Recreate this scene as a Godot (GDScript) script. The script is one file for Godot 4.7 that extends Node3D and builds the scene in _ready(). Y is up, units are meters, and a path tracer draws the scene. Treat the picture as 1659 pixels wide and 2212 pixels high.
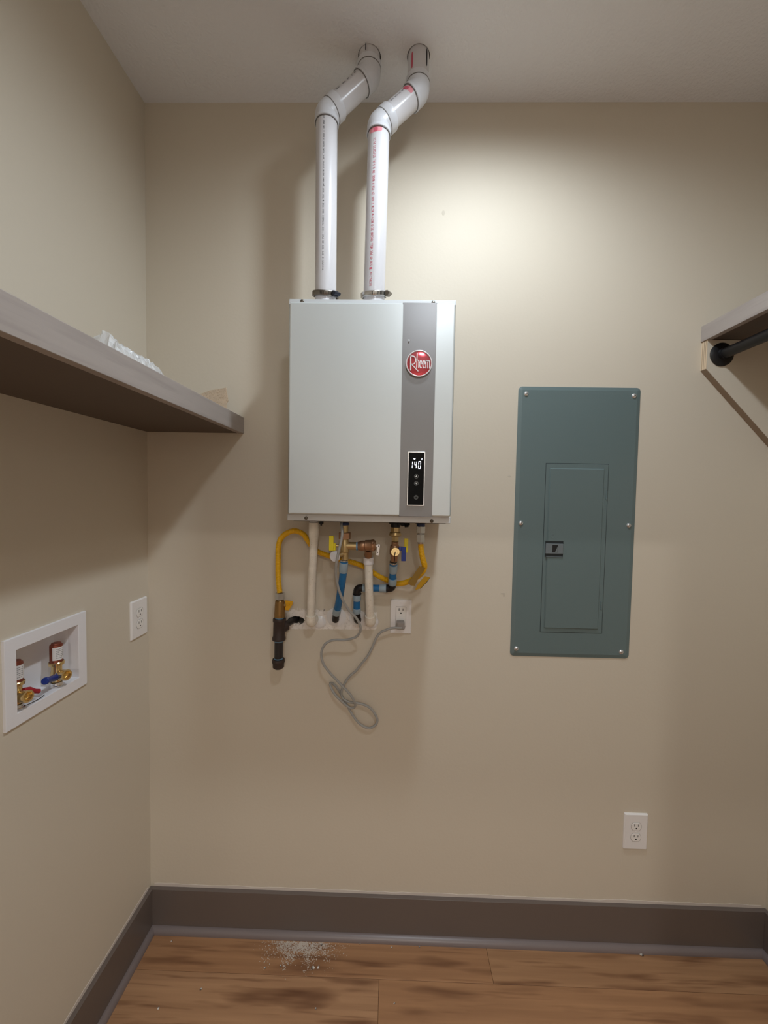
extends Node3D
# A laundry closet: tankless water heater, vent pipes, breaker panel, shelves and a washer outlet box.
# Units are metres; lists of points are in millimetres (x from the left wall, y from the floor, z from the back wall).

const W := 2.111          # room width
const H := 2.769          # ceiling height
const ZF := 1.90          # inner face of the wall behind the photographer
const ZH := 5.1           # end of the hall beyond the door

var M := {}
var names := {}

# ---------------------------------------------------------------- mesh builder
class MB:
	var v := PackedVector3Array()
	var n := PackedVector3Array()
	var t := PackedVector2Array()

	func tri(a: Vector3, b: Vector3, c: Vector3, na: Vector3, nb: Vector3, nc: Vector3, ua := Vector2.ZERO, ub := Vector2.ZERO, uc := Vector2.ZERO) -> void:
		if (b - a).cross(c - a).dot(na + nb + nc) > 0.0:     # front faces run clockwise
			v.append_array([a, c, b]); n.append_array([na, nc, nb]); t.append_array([ua, uc, ub])
		else:
			v.append_array([a, b, c]); n.append_array([na, nb, nc]); t.append_array([ua, ub, uc])

	func quad(a: Vector3, b: Vector3, c: Vector3, d: Vector3, nn: Vector3, uvs := []) -> void:
		quadn(a, b, c, d, nn, nn, nn, nn, uvs)

	func quadn(a: Vector3, b: Vector3, c: Vector3, d: Vector3, na: Vector3, nb: Vector3, nc: Vector3, nd: Vector3, uvs := []) -> void:
		var u: Array = uvs if uvs.size() == 4 else [Vector2.ZERO, Vector2(1, 0), Vector2(1, 1), Vector2(0, 1)]
		tri(a, b, c, na, nb, nc, u[0], u[1], u[2])
		tri(a, c, d, na, nc, nd, u[0], u[2], u[3])

	# a box with rounded-looking chamfers; UVs in metres along the two axes of each face
	func box(lo: Vector3, hi: Vector3, bev := 0.0, x := Transform3D()) -> MB:
		var c := (lo + hi) * 0.5
		var h := (hi - lo) * 0.5
		var b := minf(bev, minf(h.x, minf(h.y, h.z)) * 0.95)
		for ax in 3:
			for s in [-1.0, 1.0]:
				var i := (ax + 1) % 3
				var j := (ax + 2) % 3
				var q := []
				var uv := []
				for e in [[-1.0, -1.0], [1.0, -1.0], [1.0, 1.0], [-1.0, 1.0]]:
					var p := Vector3.ZERO
					p[ax] = s * h[ax]; p[i] = e[0] * (h[i] - b); p[j] = e[1] * (h[j] - b)
					q.append(x * (c + p))
					var w := c + p
					uv.append(Vector2(w.x, w.y) if ax == 2 else (Vector2(w.z, w.y) if ax == 0 else Vector2(w.x, w.z)))
				var nn := Vector3.ZERO
				nn[ax] = s
				quad(q[0], q[1], q[2], q[3], (x.basis * nn).normalized(), uv)
		if b > 0.0:
			for ax in 3:
				var i := (ax + 1) % 3
				var j := (ax + 2) % 3
				for si in [-1.0, 1.0]:
					for sj in [-1.0, 1.0]:
						var ni := Vector3.ZERO
						var nj := Vector3.ZERO
						ni[i] = si; nj[j] = sj
						var q := []
						for e in [[-1.0, 0], [1.0, 0], [1.0, 1], [-1.0, 1]]:
							var p := Vector3.ZERO
							p[ax] = e[0] * (h[ax] - b)
							p[i] = si * (h[i] - (0.0 if e[1] == 0 else b))
							p[j] = sj * (h[j] - (b if e[1] == 0 else 0.0))
							q.append(x * (c + p))
						var wi: Vector3 = (x.basis * ni).normalized()
						var wj: Vector3 = (x.basis * nj).normalized()
						quadn(q[0], q[1], q[2], q[3], wi, wi, wj, wj)
			for sx in [-1.0, 1.0]:
				for sy in [-1.0, 1.0]:
					for sz in [-1.0, 1.0]:
						var a := c + Vector3(sx * h.x, sy * (h.y - b), sz * (h.z - b))
						var d := c + Vector3(sx * (h.x - b), sy * h.y, sz * (h.z - b))
						var e := c + Vector3(sx * (h.x - b), sy * (h.y - b), sz * h.z)
						tri(x * a, x * d, x * e, x.basis * Vector3(sx, 0, 0), x.basis * Vector3(0, sy, 0), x.basis * Vector3(0, 0, sz))
		return self

	# a solid of revolution about local y; prof holds (radius, height), from bottom to top
	func lathe(prof: Array, x := Transform3D(), segs := 24, crease := 35.0) -> MB:
		var m := prof.size() - 1
		var fn := []
		for k in m:
			var d: Vector2 = prof[k + 1] - prof[k]
			fn.append(Vector2(d.y, -d.x).normalized())
		for k in m:
			var a: Vector2 = fn[k]
			var b: Vector2 = fn[k]
			if k > 0 and rad_to_deg(absf(fn[k].angle_to(fn[k - 1]))) < crease: a = (fn[k] + fn[k - 1]).normalized()
			if k < m - 1 and rad_to_deg(absf(fn[k].angle_to(fn[k + 1]))) < crease: b = (fn[k] + fn[k + 1]).normalized()
			var p: Vector2 = prof[k]
			var q: Vector2 = prof[k + 1]
			for s in segs:
				var t0 := TAU * s / segs
				var t1 := TAU * (s + 1) / segs
				var e0 := Vector3(cos(t0), 0, sin(t0))
				var e1 := Vector3(cos(t1), 0, sin(t1))
				var f0 := e0
				var f1 := e1
				if segs <= 8:
					f0 = (e0 + e1).normalized(); f1 = f0
				var u := Vector3.UP
				quadn(x * (e0 * p.x + u * p.y), x * (e1 * p.x + u * p.y), x * (e1 * q.x + u * q.y), x * (e0 * q.x + u * q.y),
					(x.basis * (f0 * a.x + u * a.y)).normalized(), (x.basis * (f1 * a.x + u * a.y)).normalized(), (x.basis * (f1 * b.x + u * b.y)).normalized(), (x.basis * (f0 * b.x + u * b.y)).normalized(),
					[Vector2(t0 / TAU, p.y), Vector2(t1 / TAU, p.y), Vector2(t1 / TAU, q.y), Vector2(t0 / TAU, q.y)])
		return self

	# a tube along points; radius is a number or an array with one radius per point
	func tube(p: PackedVector3Array, rad, segs := 16, caps := true, squash := 1.0) -> MB:
		var m := p.size()
		var T := []
		for i in m:
			T.append((p[mini(i + 1, m - 1)] - p[maxi(i - 1, 0)]).normalized())
		var u: Vector3 = T[0].cross(Vector3(0.31, 0.2, 0.93)).normalized()
		var ring := []
		var rn := []
		var along := 0.0
		var vs := []
		for i in m:
			u = (u - T[i] * u.dot(T[i])).normalized()
			var w: Vector3 = T[i].cross(u)
			var r: float = rad[i] if rad is Array else rad
			var slope := 0.0
			if rad is Array:
				var i0 := maxi(i - 1, 0)
				var i1 := mini(i + 1, m - 1)
				slope = (rad[i1] - rad[i0]) / maxf(p[i0].distance_to(p[i1]), 1e-6)
			var a := []
			var b := []
			for s in segs + 1:
				var th := TAU * s / segs
				var d: Vector3 = u * cos(th) + w * sin(th) * squash
				a.append(p[i] + d * r)
				b.append((d.normalized() - T[i] * slope).normalized())
			ring.append(a); rn.append(b)
			if i > 0: along += p[i].distance_to(p[i - 1])
			vs.append(along)
		for i in m - 1:
			for s in segs:
				quadn(ring[i][s], ring[i][s + 1], ring[i + 1][s + 1], ring[i + 1][s], rn[i][s], rn[i][s + 1], rn[i + 1][s + 1], rn[i + 1][s],
					[Vector2(float(s) / segs, vs[i]), Vector2(float(s + 1) / segs, vs[i]), Vector2(float(s + 1) / segs, vs[i + 1]), Vector2(float(s) / segs, vs[i + 1])])
		if caps:
			for s in segs:
				tri(p[0], ring[0][s], ring[0][s + 1], -T[0], -T[0], -T[0])
				tri(p[m - 1], ring[m - 1][s], ring[m - 1][s + 1], T[m - 1], T[m - 1], T[m - 1])
		return self

	func caps(p: PackedVector2Array) -> PackedInt32Array:
		var ids := PackedInt32Array()
		var convex := true
		for i in p.size():
			if (p[(i + 1) % p.size()] - p[i]).cross(p[(i + 2) % p.size()] - p[(i + 1) % p.size()]) < -1e-12: convex = false
		if not convex:
			var big := PackedVector2Array()
			for q in p: big.append(q * 1000.0)     # the triangulator drops slivers measured in metres
			ids = Geometry2D.triangulate_polygon(big)
		if ids.is_empty():
			for i in p.size() - 2: ids.append_array([0, i + 1, i + 2])
		return ids

	# a polygon extruded along local +z from 0 to depth, front edge chamfered by bev
	func prism(poly: PackedVector2Array, depth: float, x := Transform3D(), bev := 0.0, crease := 30.0, bev_z := -1.0) -> MB:
		var P := poly.duplicate()
		var area := 0.0
		for i in P.size():
			area += P[i].cross(P[(i + 1) % P.size()])
		if area < 0.0: P.reverse()
		var m := P.size()
		var bz := bev if bev_z < 0.0 else bev_z
		var en := []
		for i in m:
			var d := P[(i + 1) % m] - P[i]
			en.append(Vector2(d.y, -d.x).normalized())
		var ins := PackedVector2Array()
		for i in m:
			var a: Vector2 = en[(i + m - 1) % m]
			var b: Vector2 = en[i]
			var h := a + b
			h = h / maxf(h.length_squared() * 0.5, 0.3)
			ins.append(P[i] - h * bev)
		var ids := caps(ins if bev > 0.0 else P)
		var front: PackedVector2Array = ins if bev > 0.0 else P
		var zz := (x.basis * Vector3(0, 0, 1)).normalized()
		for k in ids.size() / 3:
			var q: Array = [front[ids[k * 3]], front[ids[k * 3 + 1]], front[ids[k * 3 + 2]]]
			tri(x * Vector3(q[0].x, q[0].y, depth), x * Vector3(q[1].x, q[1].y, depth), x * Vector3(q[2].x, q[2].y, depth), zz, zz, zz, q[0], q[1], q[2])
		ids = caps(P)
		for k in ids.size() / 3:
			var q: Array = [P[ids[k * 3]], P[ids[k * 3 + 1]], P[ids[k * 3 + 2]]]
			tri(x * Vector3(q[0].x, q[0].y, 0), x * Vector3(q[1].x, q[1].y, 0), x * Vector3(q[2].x, q[2].y, 0), -zz, -zz, -zz, q[0], q[1], q[2])
		for i in m:
			var j := (i + 1) % m
			var na: Vector2 = en[i]
			var nb: Vector2 = en[i]
			if rad_to_deg(absf(en[i].angle_to(en[(i + m - 1) % m]))) < crease: na = (en[i] + en[(i + m - 1) % m]).normalized()
			if rad_to_deg(absf(en[i].angle_to(en[j]))) < crease: nb = (en[i] + en[j]).normalized()
			var A := (x.basis * Vector3(na.x, na.y, 0)).normalized()
			var B := (x.basis * Vector3(nb.x, nb.y, 0)).normalized()
			var top := depth - bz
			quadn(x * Vector3(P[i].x, P[i].y, 0), x * Vector3(P[j].x, P[j].y, 0), x * Vector3(P[j].x, P[j].y, top), x * Vector3(P[i].x, P[i].y, top), A, B, B, A, [P[i], P[j], P[j], P[i]])
			if bev > 0.0:
				var c := (A * bz + zz * bev).normalized()
				var e := (B * bz + zz * bev).normalized()
				quadn(x * Vector3(P[i].x, P[i].y, top), x * Vector3(P[j].x, P[j].y, top), x * Vector3(ins[j].x, ins[j].y, depth), x * Vector3(ins[i].x, ins[i].y, depth), c, e, e, c, [P[i], P[j], P[j], P[i]])
		return self

	func sphere(c: Vector3, r: float, sc := Vector3.ONE, segs := 16) -> MB:
		var prof := []
		for k in segs / 2 + 1:
			var a := -PI / 2 + PI * k / (segs / 2)
			prof.append(Vector2(maxf(cos(a) * r, 1e-5), sin(a) * r))
		return lathe(prof, Transform3D(Basis.from_scale(sc), c), segs, 60.0)

	func add(m: Mesh, x: Transform3D) -> MB:
		for s in m.get_surface_count():
			var ar := m.surface_get_arrays(s)
			var vv: PackedVector3Array = ar[Mesh.ARRAY_VERTEX]
			var nn: PackedVector3Array = ar[Mesh.ARRAY_NORMAL]
			var idx = ar[Mesh.ARRAY_INDEX]
			var ii: PackedInt32Array = idx if idx != null else PackedInt32Array(range(vv.size()))
			for k in ii:
				v.append(x * vv[k]); n.append((x.basis * nn[k]).normalized()); t.append(Vector2.ZERO)
		return self

	func mesh(off := Vector3.ZERO) -> ArrayMesh:
		var q := v.duplicate()
		for i in q.size(): q[i] -= off
		var ar := []
		ar.resize(Mesh.ARRAY_MAX)
		ar[Mesh.ARRAY_VERTEX] = q; ar[Mesh.ARRAY_NORMAL] = n; ar[Mesh.ARRAY_TEX_UV] = t
		var m := ArrayMesh.new()
		m.add_surface_from_arrays(Mesh.PRIMITIVE_TRIANGLES, ar)
		return m

func mb() -> MB: return MB.new()

# ---------------------------------------------------------------- object helpers
func numbered(called: String) -> String:
	var k: int = names.get(called, -1) + 1
	names[called] = k
	return called if k == 0 else "%s_%03d" % [called, k]

func thing(called: String, label: String, category: String, at := Vector3.ZERO, group := "") -> Node3D:
	var o := Node3D.new()
	o.name = numbered(called)
	add_child(o, true)
	o.position = at
	o.set_meta("label", label)
	o.set_meta("category", category)
	if group: o.set_meta("group", group)
	return o

func origin_of(o: Node3D) -> Vector3:
	var s := Vector3.ZERO
	var k: Node = o
	while k != self:
		s += (k as Node3D).position
		k = k.get_parent()
	return s

# a part: one mesh under its thing (or under a part), its geometry given in room coordinates
func part(called: String, m: MB, mat: Material, parent: Node3D, label := "") -> MeshInstance3D:
	var o := MeshInstance3D.new()
	o.name = called if parent != self else numbered(called)
	o.mesh = m.mesh(origin_of(parent) if parent != self else Vector3.ZERO)
	o.material_override = mat
	o.cast_shadow = GeometryInstance3D.SHADOW_CASTING_SETTING_ON
	parent.add_child(o, true)
	if parent != self:   # repeats take a three-digit number
		var k := 0
		var nm := called
		for s in parent.get_children():
			if s != o and (String(s.name) == called or String(s.name).begins_with(called + "_") and String(s.name).substr(called.length() + 1).is_valid_int()): k += 1
		if k: nm = "%s_%03d" % [called, k]
		o.name = nm
	if label: o.set_meta("label", label)
	return o

func struct(called: String, m: MB, mat: Material, parent: Node3D = self) -> MeshInstance3D:
	var o := part(called, m, mat, parent)
	if parent == self: o.set_meta("kind", "structure")
	return o

func single(called: String, m: MB, mat: Material, label: String, category: String, group := "") -> MeshInstance3D:
	var o := part(called, m, mat, self)
	o.set_meta("label", label); o.set_meta("category", category)
	if group: o.set_meta("group", group)
	return o

func mm(x: float, y: float, z: float) -> Vector3: return Vector3(x, y, z) * 0.001

func pts(a: Array) -> PackedVector3Array:
	var r := PackedVector3Array()
	for i in a.size() / 3: r.append(mm(a[i * 3], a[i * 3 + 1], a[i * 3 + 2]))
	return r

func poly(a: Array) -> PackedVector2Array:
	var r := PackedVector2Array()
	for i in a.size() / 2: r.append(Vector2(a[i * 2], a[i * 2 + 1]) * 0.001)
	return r

func curve(p: PackedVector3Array, step := 0.005) -> PackedVector3Array:
	var r := PackedVector3Array()
	var m := p.size()
	for i in m - 1:
		var a := p[maxi(i - 1, 0)]
		var d := p[mini(i + 2, m - 1)]
		var k := maxi(2, int(ceil(p[i].distance_to(p[i + 1]) / step)))
		for j in k:
			r.append(p[i].cubic_interpolate(p[i + 1], a, d, float(j) / k))
	r.append(p[m - 1])
	return r

func even(p: PackedVector3Array, step: float) -> PackedVector3Array:
	var c := Curve3D.new()
	c.bake_interval = step * 0.5
	for q in p: c.add_point(q)
	var l := c.get_baked_length()
	var k := int(ceil(l / step))
	var r := PackedVector3Array()
	for i in k + 1: r.append(c.sample_baked(l * i / k))
	return r

# a bend from a through corner b to c with the given radius of curvature
func bend(a: Vector3, b: Vector3, c: Vector3, rad: float, k := 10) -> PackedVector3Array:
	var d0 := (a - b).normalized()
	var d1 := (c - b).normalized()
	var half := d0.angle_to(d1) / 2.0
	var l := minf(rad / tan(half), minf(a.distance_to(b), b.distance_to(c)) * 0.98)
	var r := PackedVector3Array([a])
	for i in k + 1:
		var f := float(i) / k
		var p := (b + d0 * l).lerp(b, f)
		var q := b.lerp(b + d1 * l, f)
		r.append(p.lerp(q, f))
	r.append(c)
	return r

func along(a: Vector3, b: Vector3) -> Transform3D:    # local y runs from a towards b, origin at a
	var y := (b - a).normalized()
	var h := Vector3.FORWARD if absf(y.z) < 0.9 else Vector3.RIGHT
	var x := y.cross(h).normalized()
	return Transform3D(Basis(x, y, x.cross(y)), a)

func rod(a: Vector3, b: Vector3, r: float, r2 := -1.0, bev := 0.001, segs := 24) -> MB:
	return mb().lathe(rodprof(a.distance_to(b), r, r2, bev), along(a, b), segs)

func rodprof(l: float, r: float, r2 := -1.0, bev := 0.001) -> Array:
	var e := r if r2 < 0.0 else r2
	return [Vector2(1e-5, 0), Vector2(r - bev, 0), Vector2(r, bev), Vector2(e, l - bev), Vector2(e - bev, l), Vector2(1e-5, l)]

func hexnut(a: Vector3, b: Vector3, r: float, turn := 0.0) -> MB:
	var x := along(a, b)
	x.basis = x.basis * Basis(Vector3.UP, turn)
	return mb().lathe(rodprof(a.distance_to(b), r, -1.0, 0.0012), x, 6)

func rrect(x0: float, y0: float, x1: float, y1: float, r: float, k := 6) -> PackedVector2Array:
	var p := PackedVector2Array()
	for c in [[x1 - r, y1 - r, 0.0], [x0 + r, y1 - r, 90.0], [x0 + r, y0 + r, 180.0], [x1 - r, y0 + r, 270.0]]:
		for i in k + 1:
			var a := deg_to_rad(c[2] + 90.0 * i / k)
			p.append(Vector2(c[0] + cos(a) * r, c[1] + sin(a) * r))
	return p

func ellipse(cx: float, cy: float, rx: float, ry: float, k := 28) -> PackedVector2Array:
	var p := PackedVector2Array()
	for i in k: p.append(Vector2(cx + cos(TAU * i / k) * rx, cy + sin(TAU * i / k) * ry))
	return p

func at_z(z: float) -> Transform3D: return Transform3D(Basis(), Vector3(0, 0, z))

# an axis turn: local z (the extrusion) points along the given direction, local y stays up
func facing(dir: Vector3, at: Vector3) -> Transform3D:
	var z := dir.normalized()
	var x := Vector3.UP.cross(z).normalized()
	return Transform3D(Basis(x, z.cross(x), z), at)

func text(s: String, height: float, depth: float, font := "Droid Sans Mono") -> TextMesh:
	var f := SystemFont.new()
	f.font_names = PackedStringArray([font])
	var t := TextMesh.new()
	t.text = s; t.font = f; t.font_size = 32
	t.pixel_size = height / 24.0
	t.depth = depth
	t.curve_step = 2.0
	t.horizontal_alignment = HORIZONTAL_ALIGNMENT_LEFT
	t.vertical_alignment = VERTICAL_ALIGNMENT_CENTER
	return t

# a flat stroke of given width through points of a plane, extruded by depth
func ribbon(m: MB, p: PackedVector2Array, wd: float, depth: float, x: Transform3D) -> void:
	var k := p.size()
	var L := []
	var R := []
	for i in k:
		var d := (p[mini(i + 1, k - 1)] - p[maxi(i - 1, 0)]).normalized()
		if p[0].is_equal_approx(p[k - 1]) and (i == 0 or i == k - 1): d = (p[1] - p[k - 2]).normalized()
		var q := Vector2(-d.y, d.x) * wd * 0.5
		L.append(p[i] + q); R.append(p[i] - q)
	var z := x.basis.z.normalized()
	for i in k - 1:
		var l0 := Vector3(L[i].x, L[i].y, 0)
		var l1 := Vector3(L[i + 1].x, L[i + 1].y, 0)
		var r0 := Vector3(R[i].x, R[i].y, 0)
		var r1 := Vector3(R[i + 1].x, R[i + 1].y, 0)
		var up := Vector3(0, 0, depth)
		var sl := (x.basis * Vector3(-(l1 - l0).y, (l1 - l0).x, 0)).normalized()
		m.quad(x * (l0 + up), x * (l1 + up), x * (r1 + up), x * (r0 + up), z)
		m.quad(x * l0, x * l1, x * (l1 + up), x * (l0 + up), sl)
		m.quad(x * r0, x * r1, x * (r1 + up), x * (r0 + up), -sl)
	for e in [0, k - 1]:
		var a := Vector3(L[e].x, L[e].y, 0)
		var c := Vector3(R[e].x, R[e].y, 0)
		var d := (p[0] - p[1]) if e == 0 else (p[k - 1] - p[k - 2])
		m.quad(x * a, x * c, x * (c + Vector3(0, 0, depth)), x * (a + Vector3(0, 0, depth)), (x.basis * Vector3(d.x, d.y, 0)).normalized())

# ---------------------------------------------------------------- materials
func mat(c: Color, rough := 0.5, metal := 0.0, spec := 0.5) -> StandardMaterial3D:
	var m := StandardMaterial3D.new()
	m.albedo_color = c; m.roughness = rough; m.metallic = metal; m.metallic_specular = spec
	return m

func rgb(r: int, g: int, b: int) -> Color: return Color8(r, g, b)

func noise(freq: float, oct := 3, seed_ := 1, size := 512, type := FastNoiseLite.TYPE_SIMPLEX_SMOOTH) -> NoiseTexture2D:
	var f := FastNoiseLite.new()
	f.seed = seed_; f.frequency = freq; f.fractal_octaves = oct; f.noise_type = type
	var t := NoiseTexture2D.new()
	t.width = size; t.height = size; t.seamless = true; t.noise = f
	return t

func bumped(m: StandardMaterial3D, tex: Texture2D, amount: float, scale: float) -> StandardMaterial3D:
	m.heightmap_enabled = true; m.heightmap_texture = tex; m.heightmap_scale = amount
	m.uv1_triplanar = true; m.uv1_world_triplanar = true; m.uv1_scale = Vector3.ONE * scale
	return m

func speckled(base: Color, spot: Color, share: float, seed_: int) -> ImageTexture:
	var f := FastNoiseLite.new()
	f.seed = seed_; f.frequency = 0.045; f.fractal_octaves = 4
	var g := FastNoiseLite.new()
	g.seed = seed_ + 7; g.frequency = 0.012; g.fractal_octaves = 3
	var im := Image.create(256, 256, false, Image.FORMAT_RGB8)
	for y in 256:
		for x in 256:
			var a := clampf((f.get_noise_2d(x, y) - (0.42 - share)) * 4.0, 0.0, 1.0)
			var b := g.get_noise_2d(x, y) * 0.06
			im.set_pixel(x, y, base.lerp(spot, a) * (1.0 + b))
	return ImageTexture.create_from_image(im)

func wood(seed_: int, lightc: Color, dark: Color, streaks: float) -> ImageTexture:
	var f := FastNoiseLite.new()
	f.seed = seed_; f.frequency = 0.02; f.fractal_octaves = 4
	var g := FastNoiseLite.new()
	g.seed = seed_ + 31; g.frequency = 0.006; g.fractal_octaves = 3
	var im := Image.create(768, 128, false, Image.FORMAT_RGB8)
	for y in 128:
		for x in 768:
			var fine := f.get_noise_2d(x * 0.10, y * 2.6) * 0.5 + 0.5
			var big := g.get_noise_2d(x * 0.55, y * 4.2 + f.get_noise_2d(x * 0.2, y * 0.3) * 14.0)
			var thin := maxf(f.get_noise_2d(x * 0.16 + 400.0, y * 3.4) - 0.30, 0.0) * 1.6
			var k := clampf(0.14 + fine * 0.34 + (maxf(big - 0.10, 0.0) * 1.7 + thin) * streaks, 0.0, 1.0)
			im.set_pixel(x, y, lightc.lerp(dark, k))
	return ImageTexture.create_from_image(im)

func materials() -> void:
	var peel := noise(0.05, 2, 3)
	M.wall = bumped(mat(rgb(217, 207, 190), 0.6, 0.0, 0.4), peel, 0.012, 3.0)
	M.ceiling = bumped(mat(rgb(236, 235, 236), 0.85, 0.0, 0.3), noise(0.06, 4, 9), 0.12, 2.5)
	M.hall = mat(rgb(226, 223, 218), 0.6)
	M.scuff = mat(rgb(204, 194, 178), 0.75)
	M.drywall = mat(rgb(150, 140, 128), 0.95)
	M.base = bumped(mat(rgb(110, 99, 93), 0.38), noise(0.03, 2, 5, 256), 0.01, 3.0)
	M.shoe = bumped(mat(rgb(128, 116, 114), 0.34), noise(0.03, 2, 5, 256), 0.01, 3.0)
	M.caulk = mat(rgb(218, 207, 198), 0.7)
	M.slab = mat(rgb(60, 40, 26), 0.8)
	M.planks = []
	for k in 4:
		var p := mat(Color.WHITE, 0.42, 0.0, 0.45)
		p.albedo_texture = wood(40 + k * 11, [rgb(205, 160, 118), rgb(198, 152, 110), rgb(210, 165, 124), rgb(200, 152, 110)][k], rgb(106, 70, 47), [0.5, 0.36, 0.6, 0.44][k])
		p.heightmap_enabled = true; p.heightmap_texture = p.albedo_texture; p.heightmap_scale = 0.012
		M.planks.append(p)
	var sh := mat(Color.WHITE, 0.55)
	sh.albedo_texture = wood(200, rgb(182, 172, 166), rgb(156, 146, 141), 0.4)
	sh.heightmap_enabled = true; sh.heightmap_texture = sh.albedo_texture; sh.heightmap_scale = 0.04
	M.shelf = sh
	M.ply = mat(rgb(226, 205, 176), 0.7)
	M.plydark = mat(rgb(168, 144, 118), 0.8)
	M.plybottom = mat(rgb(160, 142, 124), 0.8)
	M.pvc = bumped(mat(rgb(216, 214, 217), 0.22, 0.0, 0.5), noise(0.01, 2, 14, 256), 0.004, 4.0)
	M.pvcfit = bumped(mat(rgb(216, 217, 222), 0.3), noise(0.05, 3, 15, 256), 0.03, 6.0)
	M.groove = mat(rgb(120, 118, 116), 0.7)
	var dp := mat(Color.WHITE, 0.4)
	dp.albedo_texture = speckled(rgb(243, 236, 223), rgb(186, 166, 136), -0.02, 4)
	dp.uv1_triplanar = true; dp.uv1_world_triplanar = true; dp.uv1_scale = Vector3.ONE * 9.0
	M.drain = dp
	M.black_ink = mat(rgb(45, 45, 52), 0.7)
	M.red_ink = mat(rgb(206, 92, 112), 0.7)
	M.pink_ink = mat(rgb(232, 150, 160), 0.6)
	M.silver = mat(rgb(222, 228, 229), 0.34, 0.3, 0.5)
	M.case = mat(rgb(218, 221, 224), 0.4, 0.25, 0.5)
	M.strip = mat(rgb(140, 139, 140), 0.34, 0.6, 0.5)
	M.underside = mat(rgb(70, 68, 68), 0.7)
	M.steel = mat(rgb(200, 198, 194), 0.25, 0.85)
	M.steeldark = mat(rgb(130, 124, 116), 0.35, 1.0)
	M.chrome = mat(rgb(232, 232, 234), 0.2, 0.75)
	M.badge_silver = mat(rgb(240, 236, 238), 0.28, 0.25)
	M.shelf_under_shaded = mat(rgb(104, 92, 84), 0.7)  # darker than M.shelf: the shade beneath the shelves is in the colour
	M.badge = mat(rgb(190, 12, 34), 0.12, 0.45, 0.6)
	M.badge.clearcoat_enabled = true
	M.glass = mat(rgb(7, 7, 9), 0.25, 0.0, 0.22)
	M.digit = mat(rgb(240, 242, 255), 0.5)
	M.digit.emission_enabled = true; M.digit.emission = Color(0.93, 0.95, 1.0); M.digit.emission_energy_multiplier = 0.9
	M.icon = mat(rgb(120, 120, 118), 0.5)
	M.icon_white = mat(rgb(225, 225, 220), 0.5)
	M.panel = bumped(mat(rgb(105, 122, 123), 0.33, 0.0, 0.5), noise(0.08, 2, 21, 256), 0.006, 5.0)
	M.panel_gap = mat(rgb(28, 36, 38), 0.7)
	M.latch = mat(rgb(112, 120, 124), 0.4)
	M.dark = mat(rgb(18, 17, 18), 0.6)
	M.black = mat(rgb(20, 18, 20), 0.42)
	M.iron = bumped(mat(rgb(62, 50, 46), 0.55, 0.2), noise(0.06, 3, 33, 256), 0.02, 8.0)
	M.ironpipe = mat(rgb(48, 44, 44), 0.42, 0.2)
	M.yellow_hose = mat(rgb(240, 184, 12), 0.42)
	M.yellow = mat(rgb(236, 214, 30), 0.4)
	M.gold = mat(rgb(228, 168, 20), 0.42)
	M.label = mat(rgb(206, 158, 40), 0.3)
	M.label_brown = mat(rgb(146, 110, 30), 0.3)
	M.brass = mat(rgb(190, 164, 116), 0.32, 0.7)
	M.bronze = bumped(mat(rgb(168, 128, 98), 0.4, 0.7), noise(0.06, 3, 44, 256), 0.015, 9.0)
	M.goldbrass = mat(rgb(228, 202, 148), 0.18, 0.9)
	M.oldbrass = mat(rgb(150, 118, 72), 0.36, 0.8)
	M.copper = mat(rgb(150, 86, 70), 0.4, 0.8)
	M.pex = mat(rgb(30, 112, 172), 0.38)
	M.sleeve = mat(rgb(158, 177, 190), 0.35)
	M.blue_plastic = mat(rgb(24, 54, 138), 0.38)
	M.clampscrew = mat(rgb(58, 62, 74), 0.35, 0.5)
	M.navy = mat(rgb(34, 48, 92), 0.45)
	M.sealant = mat(rgb(110, 150, 180), 0.6)
	M.red_plastic = mat(rgb(168, 36, 48), 0.4)
	M.white_plastic = mat(rgb(243, 242, 246), 0.32)
	M.plate = mat(rgb(242, 239, 238), 0.35)
	M.receptacle = mat(rgb(244, 241, 238), 0.35)
	M.slot = mat(rgb(24, 22, 20), 0.7)
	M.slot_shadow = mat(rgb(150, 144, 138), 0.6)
	M.escutcheon = mat(rgb(236, 234, 234), 0.22)
	M.cord = mat(rgb(168, 168, 166), 0.28)
	M.plug = mat(rgb(156, 149, 145), 0.45)
	M.paper = mat(rgb(232, 230, 230), 0.7)
	M.print_grey = mat(rgb(120, 118, 124), 0.8)
	var pl := mat(Color.WHITE, 0.9)
	pl.albedo_texture = speckled(rgb(238, 231, 224), rgb(220, 211, 202), 0.2, 12)
	M.plaster = bumped(pl, noise(0.05, 4, 50, 256), 0.05, 7.0)
	var cb := mat(Color.WHITE, 0.9)
	cb.albedo_texture = speckled(rgb(206, 186, 162), rgb(184, 160, 136), 0.22, 17)
	cb.uv1_triplanar = true; cb.uv1_scale = Vector3.ONE * 14.0
	M.card = cb
	M.film = mat(Color(0.95, 0.96, 0.97, 0.5), 0.27, 0.0, 0.9)
	M.film.transparency = BaseMaterial3D.TRANSPARENCY_ALPHA
	M.film.cull_mode = BaseMaterial3D.CULL_DISABLED
	M.crumb = mat(rgb(236, 230, 222), 0.9)
	M.dust = mat(rgb(205, 192, 178), 0.95)
	M.lamp = mat(rgb(250, 250, 250), 0.5)
	M.lamp.emission_enabled = true; M.lamp.emission = Color(0.95, 0.97, 1.0); M.lamp.emission_energy_multiplier = 2.0

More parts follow.
